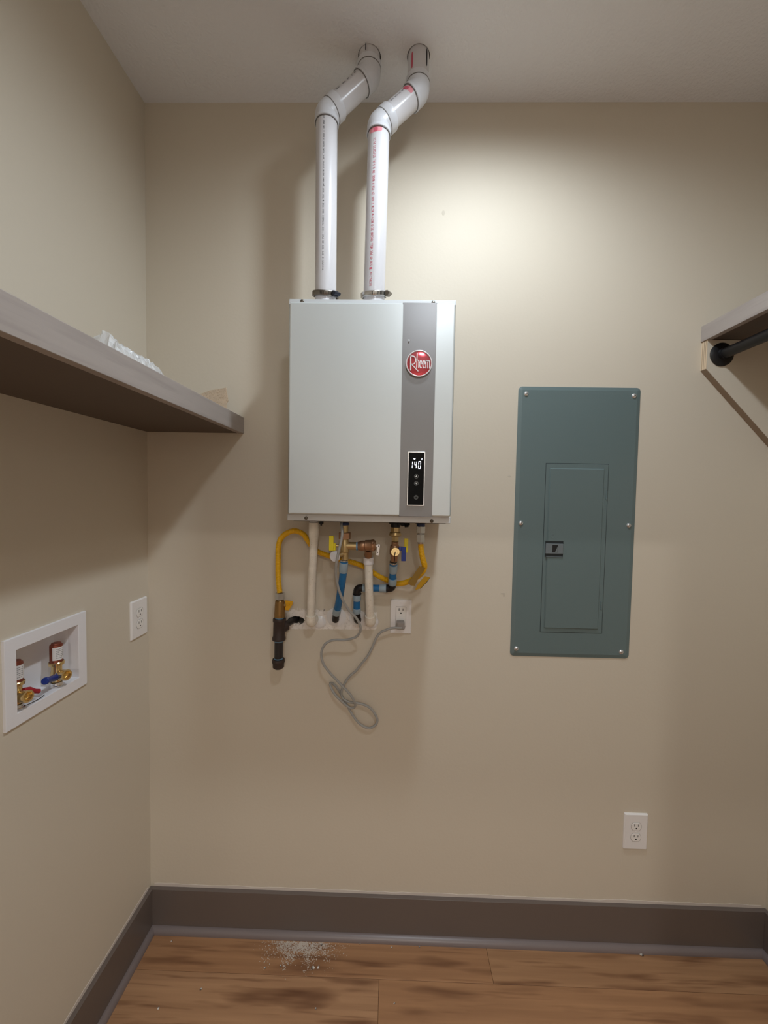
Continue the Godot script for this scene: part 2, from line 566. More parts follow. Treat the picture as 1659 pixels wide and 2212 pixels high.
# ---------------------------------------------------------------- the scene
func _ready() -> void:
	var cam := Camera3D.new()
	cam.name = "camera"
	cam.position = Vector3(0.8159, 1.522, 1.2736)
	cam.basis = Basis.from_euler(Vector3(-0.0420, 0.0185, 0.0178), EULER_ORDER_YXZ)
	cam.fov = rad_to_deg(2.0 * atan(1106.0 / 831.0))
	cam.near = 0.02
	cam.far = 50.0
	add_child(cam)
	cam.current = true
	var we := WorldEnvironment.new()
	we.name = "environment"
	var env := Environment.new()
	env.background_mode = Environment.BG_COLOR
	env.background_color = Color(0.02, 0.02, 0.02)
	env.tonemap_mode = Environment.TONE_MAPPER_LINEAR
	env.tonemap_exposure = 1.12
	env.sdfgi_enabled = true; env.ssao_enabled = true; env.ssil_enabled = true
	we.environment = env
	add_child(we)
	# the closet's disc lamp, an added fill lamp nearer the door, and two disc lamps in the hall that shine in through the door
	dome_lamp(Vector3(1.07, H, 0.52), Color(0.92, 0.965, 1.0), 1.08, 0.05)
	dome_lamp(Vector3(1.07, H, 1.50), Color(0.94, 0.97, 1.0), 0.74, 0.09)  # unseen fill lamp, added to brighten the upper walls and heater
	area_lamp(Vector3(0.90, H, 2.95), 0.12, Color(1.0, 0.985, 0.96), 1.0)
	area_lamp(Vector3(0.44, H, 4.25), 0.12, Color(1.0, 0.985, 0.96), 0.5)
	area_lamp(Vector3(1.30, H, 4.25), 0.12, Color(1.0, 0.985, 0.96), 2.9)
	materials()
	room()
	water_heater()
	vents()
	plumbing()
	gas()
	power_cord()
	outlets()
	breaker_panel()
	shelves()
	washer_box()
	small_things()

func area_lamp(at: Vector3, size: float, color: Color, energy: float) -> void:
	var l := AreaLight3D.new()
	l.name = "lamp_light"
	l.area_size = Vector2(size, size)
	l.light_color = color
	l.light_energy = energy
	l.position = at - Vector3(0, 0.026, 0)
	l.rotation_degrees = Vector3(-90, 0, 0)
	l.shadow_enabled = true
	l.set("area_range", 8.0)
	l.set("area_attenuation", 2.0)
	add_child(l, true)

# a shallow dome: it throws light evenly below the ceiling
func dome_lamp(at: Vector3, color: Color, energy: float, size: float) -> void:
	var l := SpotLight3D.new()
	l.name = "lamp_light"
	l.light_color = color
	l.light_energy = energy
	l.light_size = size
	l.spot_angle = 88.0
	l.spot_angle_attenuation = 0.75
	l.spot_range = 8.0
	l.spot_attenuation = 2.0
	l.position = at - Vector3(0, 0.032, 0)
	l.rotation_degrees = Vector3(-90, 0, 0)
	l.shadow_enabled = true
	add_child(l, true)

func disc_lamp(at: Vector3, label: String) -> void:
	var t := thing("ceiling_lamp", label, "lamp", at, "flush disc lamps")
	part("lamp_ring", mb().lathe([Vector2(0.07, -0.02), Vector2(0.088, -0.018), Vector2(0.092, -0.004), Vector2(0.092, 0.0), Vector2(1e-5, 0.0)], Transform3D(Basis(), at), 40), M.white_plastic, t)
	part("lamp_diffuser", mb().lathe([Vector2(1e-5, -0.0235), Vector2(0.05, -0.0225), Vector2(0.07, -0.019)], Transform3D(Basis(), at), 40), M.lamp, t)

# ---------------------------------------------------------------- room shell
func room() -> void:
	var T := 0.12
	# floor slab with its planks
	var fl := struct("floor", mb().box(Vector3(-0.6, -0.12, -T), Vector3(W + 0.5, -0.008, ZH + T)), M.slab)
	var rng := RandomNumberGenerator.new()
	rng.seed = 5
	var joints := [1.165, 0.805, 1.52, 0.42, 1.0, 0.2, 1.4, 0.7, 1.1, 0.5]
	var z0 := -0.056
	var r := 0
	while z0 < ZH:
		var x0: float = joints[r % joints.size()] - 1.22 * 2
		while x0 < W + 0.45:
			var a := maxf(x0, -0.55)
			var b := minf(x0 + 1.22, W + 0.45)
			if b - a > 0.05:
				var m := mb()
				var g := 0.0003
				m.box(Vector3(a + g, -0.008, z0 + g), Vector3(b - g, 0.0, minf(z0 + 0.18, ZH) - g), 0.0007)
				var flip := rng.randf() < 0.5
				var flop := rng.randf() < 0.5
				for i in m.t.size():    # the grain runs along the plank
					m.t[i] = Vector2((m.v[i].x - x0) / 1.22, (m.v[i].z - z0) / 0.18)
					if flip: m.t[i].x = 1.0 - m.t[i].x
					if flop: m.t[i].y = 1.0 - m.t[i].y
				part("plank", m, M.planks[(r * 3 + int(floor(x0 / 1.22)) + 8) % 4], fl)
			x0 += 1.22
		z0 += 0.18
		r += 1
	# ceiling with two round cut-outs for the vent pipes
	var ce := CSGBox3D.new()
	ce.name = "ceiling"
	ce.size = Vector3(W + 1.3, 0.14, ZH + 2 * T)
	ce.position = Vector3((W) / 2.0, H + 0.07, ZH / 2.0)
	ce.material = M.ceiling
	ce.set_meta("kind", "structure")
	for p in [Vector2(0.7302, 0.127), Vector2(0.8695, 0.127)]:
		var c := CSGCylinder3D.new()
		c.name = "vent_hole"
		c.operation = CSGShape3D.OPERATION_SUBTRACTION
		c.radius = 0.0322; c.height = 0.2; c.sides = 40
		c.position = Vector3(p.x, 0, p.y) - Vector3(ce.position.x, 0.04, ce.position.z)
		c.material = M.dark
		ce.add_child(c, true)
	add_child(ce, true)
	# back wall with the ragged hole for the gas pipe
	var wb := CSGBox3D.new()
	wb.name = "wall_back"
	wb.size = Vector3(W + 1.2, H + 0.2, T)
	wb.position = Vector3(W / 2.0, H / 2.0, -T / 2.0)
	wb.material = M.wall
	wb.set_meta("kind", "structure")
	var ho := CSGPolygon3D.new()
	ho.name = "pipe_hole"
	ho.operation = CSGShape3D.OPERATION_SUBTRACTION
	var hp := PackedVector2Array()
	for q in hole_outline(): hp.append(q - Vector2(wb.position.x, wb.position.y))
	ho.polygon = hp
	ho.depth = 0.1
	ho.position = Vector3(0, 0, 0.07)
	ho.material = M.drywall
	wb.add_child(ho, true)
	add_child(wb, true)
	plaster_patch(wb)
	for q in [[0.9655, 2.4305, 0.005, 0.008], [1.2020, 1.5930, 0.006, 0.003], [1.1930, 1.2040, 0.009, 0.003], [1.1960, 1.1980, 0.003, 0.005]]:
		part("scuff", mb().prism(ellipse(q[0], q[1], q[2], q[3], 12), 0.0004, Transform3D(), 0.0003), M.scuff, wb)
	# left wall round the washer box
	var wl := mb()
	for b in [[0.0, 1.022, -T, ZF], [1.181, H, -T, ZF], [1.022, 1.181, -T, 0.2905], [1.022, 1.181, 0.473, ZF]]:
		wl.box(Vector3(-T, b[0], b[2]), Vector3(0, b[1], b[3]))
	wl.box(Vector3(-T, 1.022, 0.2905), Vector3(-0.075, 1.181, 0.473))
	struct("wall_left", wl, M.wall)
	struct("wall_right", mb().box(Vector3(W, 0, -T), Vector3(W + T, H, ZF)), M.wall)
	# the wall behind the photographer with its doorway, and the hall beyond
	var wf := mb()
	wf.box(Vector3(-0.6, 0, ZF), Vector3(0.35, H, ZF + 0.12))
	wf.box(Vector3(1.55, 0, ZF), Vector3(W + 0.5, H, ZF + 0.12))
	wf.box(Vector3(0.35, 2.03, ZF), Vector3(1.55, H, ZF + 0.12))
	struct("wall_front", wf, M.wall)
	struct("wall_hall_left", mb().box(Vector3(-0.6, 0, ZF + 0.12), Vector3(-0.48, H, ZH)), M.hall)
	struct("wall_hall_right", mb().box(Vector3(W + 0.38, 0, ZF + 0.12), Vector3(W + 0.5, H, ZH)), M.hall)
	struct("wall_hall_end", mb().box(Vector3(-0.6, 0, ZH), Vector3(W + 0.5, H, ZH + T)), M.hall)
	# baseboards with shoe moulding
	var hb := 0.147
	baseboard("baseboard_back", mb().box(Vector3(0, 0, 0), Vector3(W, hb, 0.014), 0.001), Vector3(0.014, 0, 0.014), Vector3(W - 0.014, 0, 0.014), Vector3(0, 0, 1))
	baseboard("baseboard_left", mb().box(Vector3(0, 0, 0.014), Vector3(0.014, hb, ZF), 0.001), Vector3(0.014, 0, 0.014), Vector3(0.014, 0, ZF), Vector3(1, 0, 0))
	baseboard("baseboard_right", mb().box(Vector3(W - 0.014, 0, 0.014), Vector3(W, hb, ZF), 0.001), Vector3(W - 0.014, 0, 0.014), Vector3(W - 0.014, 0, ZF), Vector3(-1, 0, 0))
	for l in [[Vector3(1.07, H, 0.52), "white flush disc lamp on the closet ceiling above the heater"], [Vector3(1.07, H, 1.50), "added fill lamp, a white flush disc on the closet ceiling nearer the door"], [Vector3(0.90, H, 2.95), "white disc lamp on the hall ceiling just outside the door"], [Vector3(0.44, H, 4.25), "left one of two white disc lamps far along the hall ceiling"], [Vector3(1.30, H, 4.25), "right one of two white disc lamps far along the hall ceiling"]]:
		disc_lamp(l[0], l[1])

func baseboard(called: String, board: MB, a: Vector3, b: Vector3, out: Vector3) -> void:
	var o := struct(called, board, M.base)
	# quarter-round shoe moulding
	var m := mb()
	var k := 8
	var dir := (b - a).normalized()
	for i in k:
		var t0 := PI / 2 * i / k
		var t1 := PI / 2 * (i + 1) / k
		var p0 := out * cos(t0) * 0.016 + Vector3.UP * sin(t0) * 0.019
		var p1 := out * cos(t1) * 0.016 + Vector3.UP * sin(t1) * 0.019
		var n0 := (out * cos(t0) + Vector3.UP * sin(t0)).normalized()
		var n1 := (out * cos(t1) + Vector3.UP * sin(t1)).normalized()
		m.quadn(a + p0, b + p0, b + p1, a + p1, n0, n0, n1, n1)
		m.tri(a, a + p0, a + p1, -dir, -dir, -dir)
		m.tri(b, b + p0, b + p1, dir, dir, dir)
	m.quad(a, b, b + Vector3.UP * 0.019, a + Vector3.UP * 0.019, -out)
	m.quad(a, b, b + out * 0.016, a + out * 0.016, Vector3.DOWN)
	part("shoe_moulding", m, M.shoe, o)
	# uneven caulk along the top edge
	var f := FastNoiseLite.new()
	f.seed = called.length() * 13; f.frequency = 9.0
	var l := a.distance_to(b)
	var n := int(l / 0.02)
	var path := PackedVector2Array()
	for i in n + 1:
		path.append(Vector2(l * i / n, 0.147 + 0.0095 + f.get_noise_1d(l * i / n) * 0.004 + f.get_noise_1d(l * i / n * 4.0) * 0.002))
	path.append(Vector2(l, 0.1465))
	path.append(Vector2(0, 0.1465))
	var wall := a - out * 0.014
	part("caulk_bead", mb().prism(path, 0.0012, Transform3D(Basis(dir, Vector3.UP, out), Vector3(wall.x, 0, wall.z))), M.caulk, o)

func hole_outline() -> PackedVector2Array:
	var p := PackedVector2Array()
	for i in 26:
		var a := TAU * i / 26
		var k := 1.0 + 0.08 * sin(a * 5.0) + 0.05 * sin(a * 11.0 + 1.0)
		p.append(Vector2(0.5035 + cos(a) * 0.0285 * k, 1.0975 + sin(a) * 0.0145 * k))
	return p

# unpainted joint compound round the pipes: ragged edges, open where the gas pipe's hole is
func plaster_patch(wall: Node3D) -> void:
	var rng := RandomNumberGenerator.new()
	rng.seed = 77
	var sheet := mb()
	var x := 0.465
	var y_low := 1.0675
	var y_top := 1.128
	var dz := Vector3(0, 0, 0.0012)
	while x < 0.774:
		var e := minf(x + 0.0025, 0.774)
		var lo := 1.0675 + rng.randf_range(-0.001, 0.001) + (x - 0.468) * 0.02
		var top := 1.136 + rng.randf_range(-0.006, 0.004) - absf(x - 0.56) * 0.02
		if x < 0.486: top = lerpf(1.118, 1.134, (x - 0.465) / 0.021)
		y_low = lerpf(y_low, lo, 0.5); y_top = lerpf(y_top, top, 0.6)
		var spans := [[y_low, y_top]]
		var k := absf((x + e) * 0.5 - 0.5035) / 0.0285
		if k < 1.0:
			var hh := sqrt(1.0 - k * k) * 0.0145 + rng.randf_range(-0.0006, 0.0012)
			spans = [[y_low, 1.0975 - hh], [1.0975 + hh, y_top]]
		for q in spans:
			sheet.box(Vector3(x, q[0], 0.0), Vector3(e, q[1], dz.z))
		x = e
	var o := part("plaster_patch", sheet, M.plaster, wall)
	# a painted skim right of the gas pipe and brushed streaks above
	o.set_meta("label", "unpainted white joint compound around the pipes")
	var s := mb()
	for i in 46:
		var bx := rng.randf_range(0.488, 0.60)
		var bh := rng.randf_range(0.004, 0.012) * (1.0 - absf(bx - 0.51) * 4.0)
		var by := 1.132 + rng.randf_range(-0.003, 0.003)
		s.prism(PackedVector2Array([Vector2(bx - 0.0012, by), Vector2(bx + 0.0012, by), Vector2(bx + 0.0006 + rng.randf_range(-0.002, 0.002), by + maxf(bh, 0.003))]), 0.001)
	part("brush_streaks", s, M.plaster, wall).set_meta("kind", "stuff")

# ---------------------------------------------------------------- water heater
func water_heater() -> void:
	var t := thing("water_heater", "silver wall-hung tankless water heater with a dark vertical strip and red badge", "water heater", Vector3(0.755, 1.448, 0.0))
	part("chassis", mb().box(Vector3(0.534, 1.4495, 0.004), Vector3(0.976, 2.0555, 0.199), 0.002), M.case, t)
	part("bottom_plate", mb().box(Vector3(0.54, 1.4465, 0.012), Vector3(0.97, 1.4495, 0.19)), M.underside, t)
	part("flange", mb().box(Vector3(0.5253, 2.036, 0.182), Vector3(0.9823, 2.0573, 0.2), 0.0012), M.case, t, "upper folded flange")
	part("flange", mb().box(Vector3(0.5246, 1.4480, 0.182), Vector3(0.9818, 1.4665, 0.2), 0.0012), M.case, t, "lower folded flange")
	for s in [[561.6, 2055.0, 1], [920.2, 2054.0, 1], [577.4, 1455.6, 0], [929.5, 1453.8, 0]]:
		var c := mm(s[0], s[1] - (4.0 if s[2] == 1 else 0.0), 200)
		var sc := part("screw", mb().lathe([Vector2(0.0052, 0), Vector2(0.0048, 0.0018), Vector2(0.003, 0.0032), Vector2(1e-5, 0.0036)], Transform3D(Basis(Vector3.RIGHT, PI / 2), c), 16, 60.0), M.steeldark, t)
		part("screw_slot", mb().box(c + Vector3(-0.003, -0.0005, 0.003), c + Vector3(0.003, 0.0005, 0.0038)), M.dark, sc)
	# front cover: two silver panels and the darker strip between them
	part("cover_panel", mb().box(Vector3(0.5315, 1.4665, 0.03), Vector3(0.8420, 2.0385, 0.225), 0.0055), M.silver, t, "wide left cover panel")
	part("cover_panel", mb().box(Vector3(0.9232, 1.4665, 0.03), Vector3(0.9787, 2.0392, 0.225), 0.0055), M.silver, t, "narrow right cover panel")
	var st := part("trim_strip", mb().box(Vector3(0.8370, 1.4665, 0.03), Vector3(0.9285, 2.0385, 0.2238), 0.001), M.strip, t, "dark grey brushed vertical strip")
	part("dent", mb().lathe([Vector2(0.0038, 0), Vector2(0.0025, 0.0006), Vector2(1e-5, 0.0008)], Transform3D(Basis(Vector3.RIGHT, PI / 2).scaled(Vector3(0.6, 1.4, 1)), Vector3(0.8545, 1.9365, 0.2238)), 14, 60.0), M.strip, st)
	# round badge
	var bc := Vector3(0.8830, 1.8768, 0.2238)
	var turned := Transform3D(Basis(Vector3.RIGHT, PI / 2), bc)
	var bd := part("badge", mb().lathe([Vector2(0.0345, 0), Vector2(0.0345, 0.0045), Vector2(0.031, 0.0052), Vector2(0.02, 0.0062), Vector2(0.01, 0.0067), Vector2(1e-5, 0.0068)], turned, 48, 40.0), M.badge, t, "glossy red domed badge")
	var rim := []
	for i in 13:
		var a := TAU * i / 12.0
		rim.append(Vector2(0.0336 + cos(a) * 0.0018, 0.0048 + sin(a) * 0.0018))
	part("badge_rim", mb().lathe(rim, turned, 56, 60.0), M.badge_silver, bd)
	var le := mb()
	var bx := Transform3D(Basis(), bc + Vector3(-0.8830, -1.8768, 0.0058))
	ribbon(le, poly([860.4, 1896.2, 860.9, 1857.8]), 0.0030, 0.0016, bx)
	var bowl := PackedVector2Array()
	bowl.append(Vector2(0.8594, 1.8957)); bowl.append(Vector2(0.8650, 1.8957))
	for i in 13:
		var a := PI / 2 - PI * i / 12.0
		bowl.append(Vector2(0.8660 + cos(a) * 0.0078, 1.8848 + sin(a) * 0.0108))
	bowl.append(Vector2(0.8612, 1.8738))
	ribbon(le, bowl, 0.0026, 0.0016, bx)
	ribbon(le, poly([863.6, 1873.8, 881.4, 1855.6]), 0.0024, 0.0016, bx)
	ribbon(le, poly([877.6, 1904.2, 876.6, 1865.0]), 0.0026, 0.0016, bx)
	arch(le, 0.8772, 0.8820, 1.8645, 1.8843, 0.0022, bx)
	for ex in [0.8878, 0.8962]:
		letter_e(le, ex, 1.8742, 0.0029, 0.0096, 0.0026, bx)
	ribbon(le, poly([901.2, 1884.2, 901.3, 1863.6]), 0.0026, 0.0016, bx)
	arch(le, 0.9012, 0.9062, 1.8636, 1.8838, 0.0023, bx)
	arch(le, 0.9062, 0.9112, 1.8632, 1.8834, 0.0023, bx)
	part("badge_lettering", le, M.badge_silver, bd)
	# control panel
	var cf := part("control_panel", mb().prism(rrect(0.8580, 1.4962, 0.9055, 1.6430, 0.002), 0.0032, at_z(0.2238), 0.0006), M.chrome, t, "bright metal frame of the control panel")
	part("control_glass", mb().prism(rrect(0.8606, 1.4988, 0.9030, 1.6403, 0.001), 0.0036, at_z(0.2238)), M.glass, cf, "glossy black display window")
	var dz := at_z(0.2274)
	var dg := mb()
	var sw := 0.0019
	segs(dg, 0.8696, 1.5975, 1.6165, 0.0016, "1", sw, dz)
	segs(dg, 0.8756, 1.5975, 1.6165, 0.0066, "4", sw, dz)
	segs(dg, 0.8862, 1.5968, 1.6172, 0.0074, "0", sw, dz)
	part("display_digits", dg, M.digit, cf, "glowing white number 140")
	var ic := mb()
	ic.prism(poly([873.4, 1624.4, 879.6, 1624.4, 878.4, 1621.6, 877.2, 1620.8, 875.8, 1620.8, 874.6, 1621.6]), 0.0003, dz)
	ring(ic, Vector2(0.8968, 1.6224), 0.0023, 0.0012, dz)
	part("display_symbols", ic, M.digit, cf)
	for k in 3:
		var c := Vector2([0.8824, 0.8825, 0.8828][k], [1.5762, 1.5574, 1.5196][k])
		var bm := mb()
		ring(bm, c, 0.0057, 0.0047, dz)
		if k == 2:
			ring(bm, c, 0.0034, 0.0026, dz)
			bm.box(Vector3(c.x - 0.0004, c.y, 0.2274), Vector3(c.x + 0.0004, c.y + 0.003, 0.2277))
		var b := part("button", bm, M.icon, cf, ["up arrow button", "down arrow button", "power button"][k])
		if k < 2:
			var s := 1.0 if k == 0 else -1.0
			part("arrow", mb().prism(PackedVector2Array([c + Vector2(-0.0032, -0.0021 * s), c + Vector2(0.0032, -0.0021 * s), c + Vector2(0, 0.0031 * s)]), 0.0003, dz), M.icon_white, b)
	# black clips and fittings under the case
	part("drain_clip", mb().box(mm(597.5, 1433, 96), mm(609, 1446.4, 108), 0.001).box(mm(600, 1427, 98), mm(605, 1434, 104), 0.001), M.dark, t)
	var tape := mb()
	var rng := RandomNumberGenerator.new()
	rng.seed = 21
	for i in 16:
		var c := mm(rng.randf_range(812, 868), rng.randf_range(1434, 1446), rng.randf_range(100, 135))
		tape.box(-Vector3(0.006, 0.003, 0.005), Vector3(0.006, 0.003, 0.005), 0.001, Transform3D(Basis.from_euler(Vector3(rng.randf(), rng.randf() * 3.0, rng.randf() - 0.5)), c))
	part("wiring_clips", tape, M.dark, t)

func arch(m: MB, x0: float, x1: float, yb: float, yt: float, w: float, x: Transform3D) -> void:
	var p := PackedVector2Array()
	var r := (x1 - x0) / 2.0
	for i in 9:
		var a := PI - PI * i / 8.0
		p.append(Vector2((x0 + x1) / 2.0 + cos(a) * r, yt - r + sin(a) * r))
	p.append(Vector2(x1, yb))
	ribbon(m, p, w, 0.0016, x)

func letter_e(m: MB, cx: float, cy: float, rx: float, ry: float, w: float, x: Transform3D) -> void:
	var p := PackedVector2Array()
	p.append(Vector2(cx - rx, cy + 0.0003)); p.append(Vector2(cx + rx, cy + 0.0003))
	ribbon(m, p, w * 0.7, 0.0016, x)
	p = PackedVector2Array()
	for i in 19:
		var a := deg_to_rad(2.0 + 308.0 * i / 18.0)
		p.append(Vector2(cx + cos(a) * rx, cy + sin(a) * ry))
	ribbon(m, p, w, 0.0016, x)

func ring(m: MB, c: Vector2, ro: float, ri: float, x: Transform3D) -> void:
	var p := PackedVector2Array()
	for i in 29: p.append(c + Vector2.from_angle(TAU * i / 28.0) * (ro + ri) / 2.0)
	ribbon(m, p, ro - ri, 0.0003, x)

# seven-segment figures, slanted a little
func segs(m: MB, x0: float, y0: float, y1: float, w: float, d: String, s: float, x: Transform3D) -> void:
	var on: String = {"1": "ef", "4": "bcfg", "0": "abcdef"}[d]
	var h := y1 - y0
	var g := 0.0006
	var lean := 0.045
	for k in on:
		var a := Vector2.ZERO
		var b := Vector2.ZERO
		match k:
			"a": a = Vector2(x0 + g, y1 - s / 2); b = Vector2(x0 + w - g, y1 - s / 2)
			"d": a = Vector2(x0 + g, y0 + s / 2); b = Vector2(x0 + w - g, y0 + s / 2)
			"g": a = Vector2(x0 + g, y0 + h / 2); b = Vector2(x0 + w - g, y0 + h / 2)
			"f": a = Vector2(x0 + s / 2, y0 + h / 2 + g); b = Vector2(x0 + s / 2, y1 - g)
			"e": a = Vector2(x0 + s / 2, y0 + g); b = Vector2(x0 + s / 2, y0 + h / 2 - g)
			"b": a = Vector2(x0 + w - s / 2, y0 + h / 2 + g); b = Vector2(x0 + w - s / 2, y1 - g)
			"c": a = Vector2(x0 + w - s / 2, y0 + g); b = Vector2(x0 + w - s / 2, y0 + h / 2 - g)
		var u := (b - a).normalized()
		var v := Vector2(-u.y, u.x) * s / 2
		var q := PackedVector2Array([a, a + u * s * 0.4 + v, b - u * s * 0.4 + v, b, b - u * s * 0.4 - v, a + u * s * 0.4 - v])
		for i in q.size(): q[i].x += (q[i].y - y0) * lean
		m.prism(q, 0.0004, x)

# ---------------------------------------------------------------- vent pipes
func vents() -> void:
	var a := thing("vent_pipe", "left white plastic vent pipe with fine black print rising from the heater to the ceiling", "pipe", Vector3(0.617, 2.057, 0.15), "vent pipes on the heater")
	vent(a, [mm(617.0, 2058, 150), mm(613.6, 2592, 145), mm(729.8, 2713, 129), mm(730.2, 2830, 127)], false)
	var b := thing("vent_pipe", "right white plastic vent pipe with large red print rising from the heater to the ceiling", "pipe", Vector3(0.756, 2.057, 0.15), "vent pipes on the heater")
	vent(b, [mm(755.5, 2058, 150), mm(761.5, 2562, 145), mm(870.0, 2672, 128), mm(869.5, 2830, 127)], true)

func vent(t: Node3D, p: Array, red: bool) -> void:
	var R := 0.0302
	var d0: Vector3 = (p[1] - p[0]).normalized()
	var d1: Vector3 = (p[2] - p[1]).normalized()
	var d2: Vector3 = (p[3] - p[2]).normalized()
	var lower := part("riser", rod(p[0], p[1], R, -1.0, 0.0005, 48), M.pvc, t)
	var mid := part("offset_pipe", rod(p[1], p[2], R, -1.0, 0.0005, 48), M.pvc, t)
	part("ceiling_stub", rod(p[2], p[3], R, -1.0, 0.0005, 48), M.pvc, t)
	elbow(t, p[1] - d0 * 0.026, p[1], p[1] + d1 * 0.044, 0.020)
	elbow(t, p[2] - d1 * 0.030, p[2], p[2] + d2 * 0.034, 0.022)
	# stainless hose clamp at the foot, tilted
	var c: Vector3 = p[0] + Vector3(0, 0.036, 0)
	var tilt := Transform3D(Basis.from_euler(Vector3(0.30, 0, -0.06 if not red else 0.05)), c)
	var cl := part("hose_clamp", mb().lathe([Vector2(0.0335, -0.0065), Vector2(0.0372, -0.0065), Vector2(0.038, -0.005), Vector2(0.038, 0.005), Vector2(0.0372, 0.0065), Vector2(0.0335, 0.0065)], tilt, 40), M.steel if red else M.steeldark, t)
	var sl := mb()
	for i in 9:
		var an := deg_to_rad((38.0 if red else 48.0) + i * 7.0)
		var q := Vector3(cos(an), 0, sin(an)) * 0.0381
		sl.box(Vector3(-0.0007, -0.004, -0.0004), Vector3(0.0007, 0.004, 0.0004), 0.0, tilt * Transform3D(Basis(Vector3.UP, PI / 2 - an), q))
	part("clamp_slots", sl, M.dark, cl)
	var sa := deg_to_rad(40.0 if not red else 20.0)
	var sx := tilt * Transform3D(Basis(Vector3.UP, PI / 2 - sa), Vector3(cos(sa), 0, sin(sa)) * 0.0415)
	var sc := mb().box(Vector3(-0.011, -0.0075, -0.004), Vector3(0.008, 0.0075, 0.005), 0.0015, sx)
	sc.lathe(rodprof(0.022, 0.0052, -1.0, 0.001), sx * Transform3D(Basis(Vector3.FORWARD, PI / 2), Vector3(-0.009, 0.001, 0.004)), 6)
	part("clamp_screw", sc, M.steeldark if red else M.clampscrew, cl)
	# print on the pipe walls: flat lettering that follows the pipe
	var up := d0
	var cam_side := Vector3(-0.10 if not red else -0.30, 0, 1.0).normalized()
	var nrm := (cam_side - up * cam_side.dot(up)).normalized()
	var tx := Transform3D(Basis(up, nrm.cross(up), nrm), Vector3.ZERO)
	if red:
		var s := "D1785-21a  ■ SCH 40 PVC WELL CASING IC-D NSFr+w ASTM F 480 CP-119-P MADE IN U.S.A. 05/12/25 PLTX"
		print_line(s, 0.0066, 0.400, tx, p[0] + up * 0.047, nrm * (R + 0.00005), M.red_ink, lower)
		part("ink_smear", patch_on(p[1] - d0 * 0.0315, d0, nrm, R + 0.0002, 0.0095, 0.020), M.pink_ink, lower)
		part("ink_smear", patch_on(p[1] - d0 * 0.0345, d0, Basis(d0, 0.05) * nrm, R + 0.0003, 0.006, 0.006), M.red_ink, lower)
		var n1 := (Vector3(-0.25, 0.3, 1) - d1 * Vector3(-0.25, 0.3, 1).dot(d1)).normalized()
		print_line("PVC SCH 40 ASTM", 0.004, 0.055, Transform3D(Basis(d1, n1.cross(d1), n1), Vector3.ZERO), p[1] + d1 * 0.055, n1 * (R + 0.00005), M.black_ink, mid)
		part("ink_smear", patch_on(p[2] - d1 * 0.043, d1, n1, R + 0.0002, 0.007, 0.009), M.red_ink, mid)
		part("ink_smear", patch_on(p[2] - d1 * 0.038, d1, Basis(d1, 0.35) * n1, R + 0.00015, 0.008, 0.012), M.pink_ink, mid)
		var st := t.get_node("ceiling_stub")
		part("ink_smear", patch_on(p[2] + d2 * 0.062, d2, Vector3(-0.62, 0, 0.78), R + 0.0002, 0.022, 0.003), M.red_ink, st)
		part("ink_mark", patch_on(p[2] + d2 * 0.072, d2, Vector3(0.72, 0, 0.68), R + 0.0002, 0.024, 0.003), M.black_ink, st)
	else:
		var s := "XtecPVC 2 IPS SCH 40 PVC 1120 POTABLE 280 PSI @ 73F NSF-pw-dwv ASTM D1785 UPC CSA CERTIFIED 2 IN DWV D2665"
		print_line(s, 0.0036, 0.43, tx, p[0] + up * 0.088, nrm * (R + 0.00005), M.black_ink, lower)
		var n1 := (Vector3(-0.25, 0.35, 1) - d1 * Vector3(-0.25, 0.35, 1).dot(d1)).normalized()
		print_line("DWV5  ZMC  EP  II ●", 0.0048, 0.075, Transform3D(Basis(d1, n1.cross(d1), n1), Vector3.ZERO), p[1] + d1 * 0.052, n1 * (R + 0.00005), M.black_ink, mid)
		var st := t.get_node("ceiling_stub")
		part("ink_mark", patch_on(p[2] + d2 * 0.044, d2, Vector3(-0.22, 0, 0.97), R + 0.0052, 0.010, 0.0013), M.black_ink, st)

func print_line(s: String, h: float, length: float, tx: Transform3D, at: Vector3, lift: Vector3, m: Material, parent: Node3D) -> void:
	var tm := text(s, h, 0.0003)
	var box := tm.get_aabb()
	var k := length / maxf(box.size.x, 0.01)
	var x := Transform3D(tx.basis * Basis.from_scale(Vector3(k, 1, 1)), at + lift)
	part("pipe_print", mb().add(tm, x), m, parent)

# a patch of ink that follows a pipe's wall: centre c on the axis, half length hl along it, half width hw round it
func patch_on(c: Vector3, axis: Vector3, dir: Vector3, r: float, hl: float, hw: float) -> MB:
	var n := (dir - axis * dir.dot(axis)).normalized()
	var m := mb()
	var a0 := hw / r
	var k := 10
	for i in k:
		var t0 := -a0 + 2.0 * a0 * i / k
		var t1 := -a0 + 2.0 * a0 * (i + 1) / k
		var n0 := Basis(axis, t0) * n
		var n1 := Basis(axis, t1) * n
		var l0 := hl * (0.45 + 0.55 * sqrt(maxf(1.0 - pow(t0 / a0, 2), 0.0)))
		var l1 := hl * (0.45 + 0.55 * sqrt(maxf(1.0 - pow(t1 / a0, 2), 0.0)))
		m.quadn(c + n0 * r - axis * l0, c + n1 * r - axis * l1, c + n1 * r + axis * l1, c + n0 * r + axis * l0, n0, n1, n1, n0)
	return m

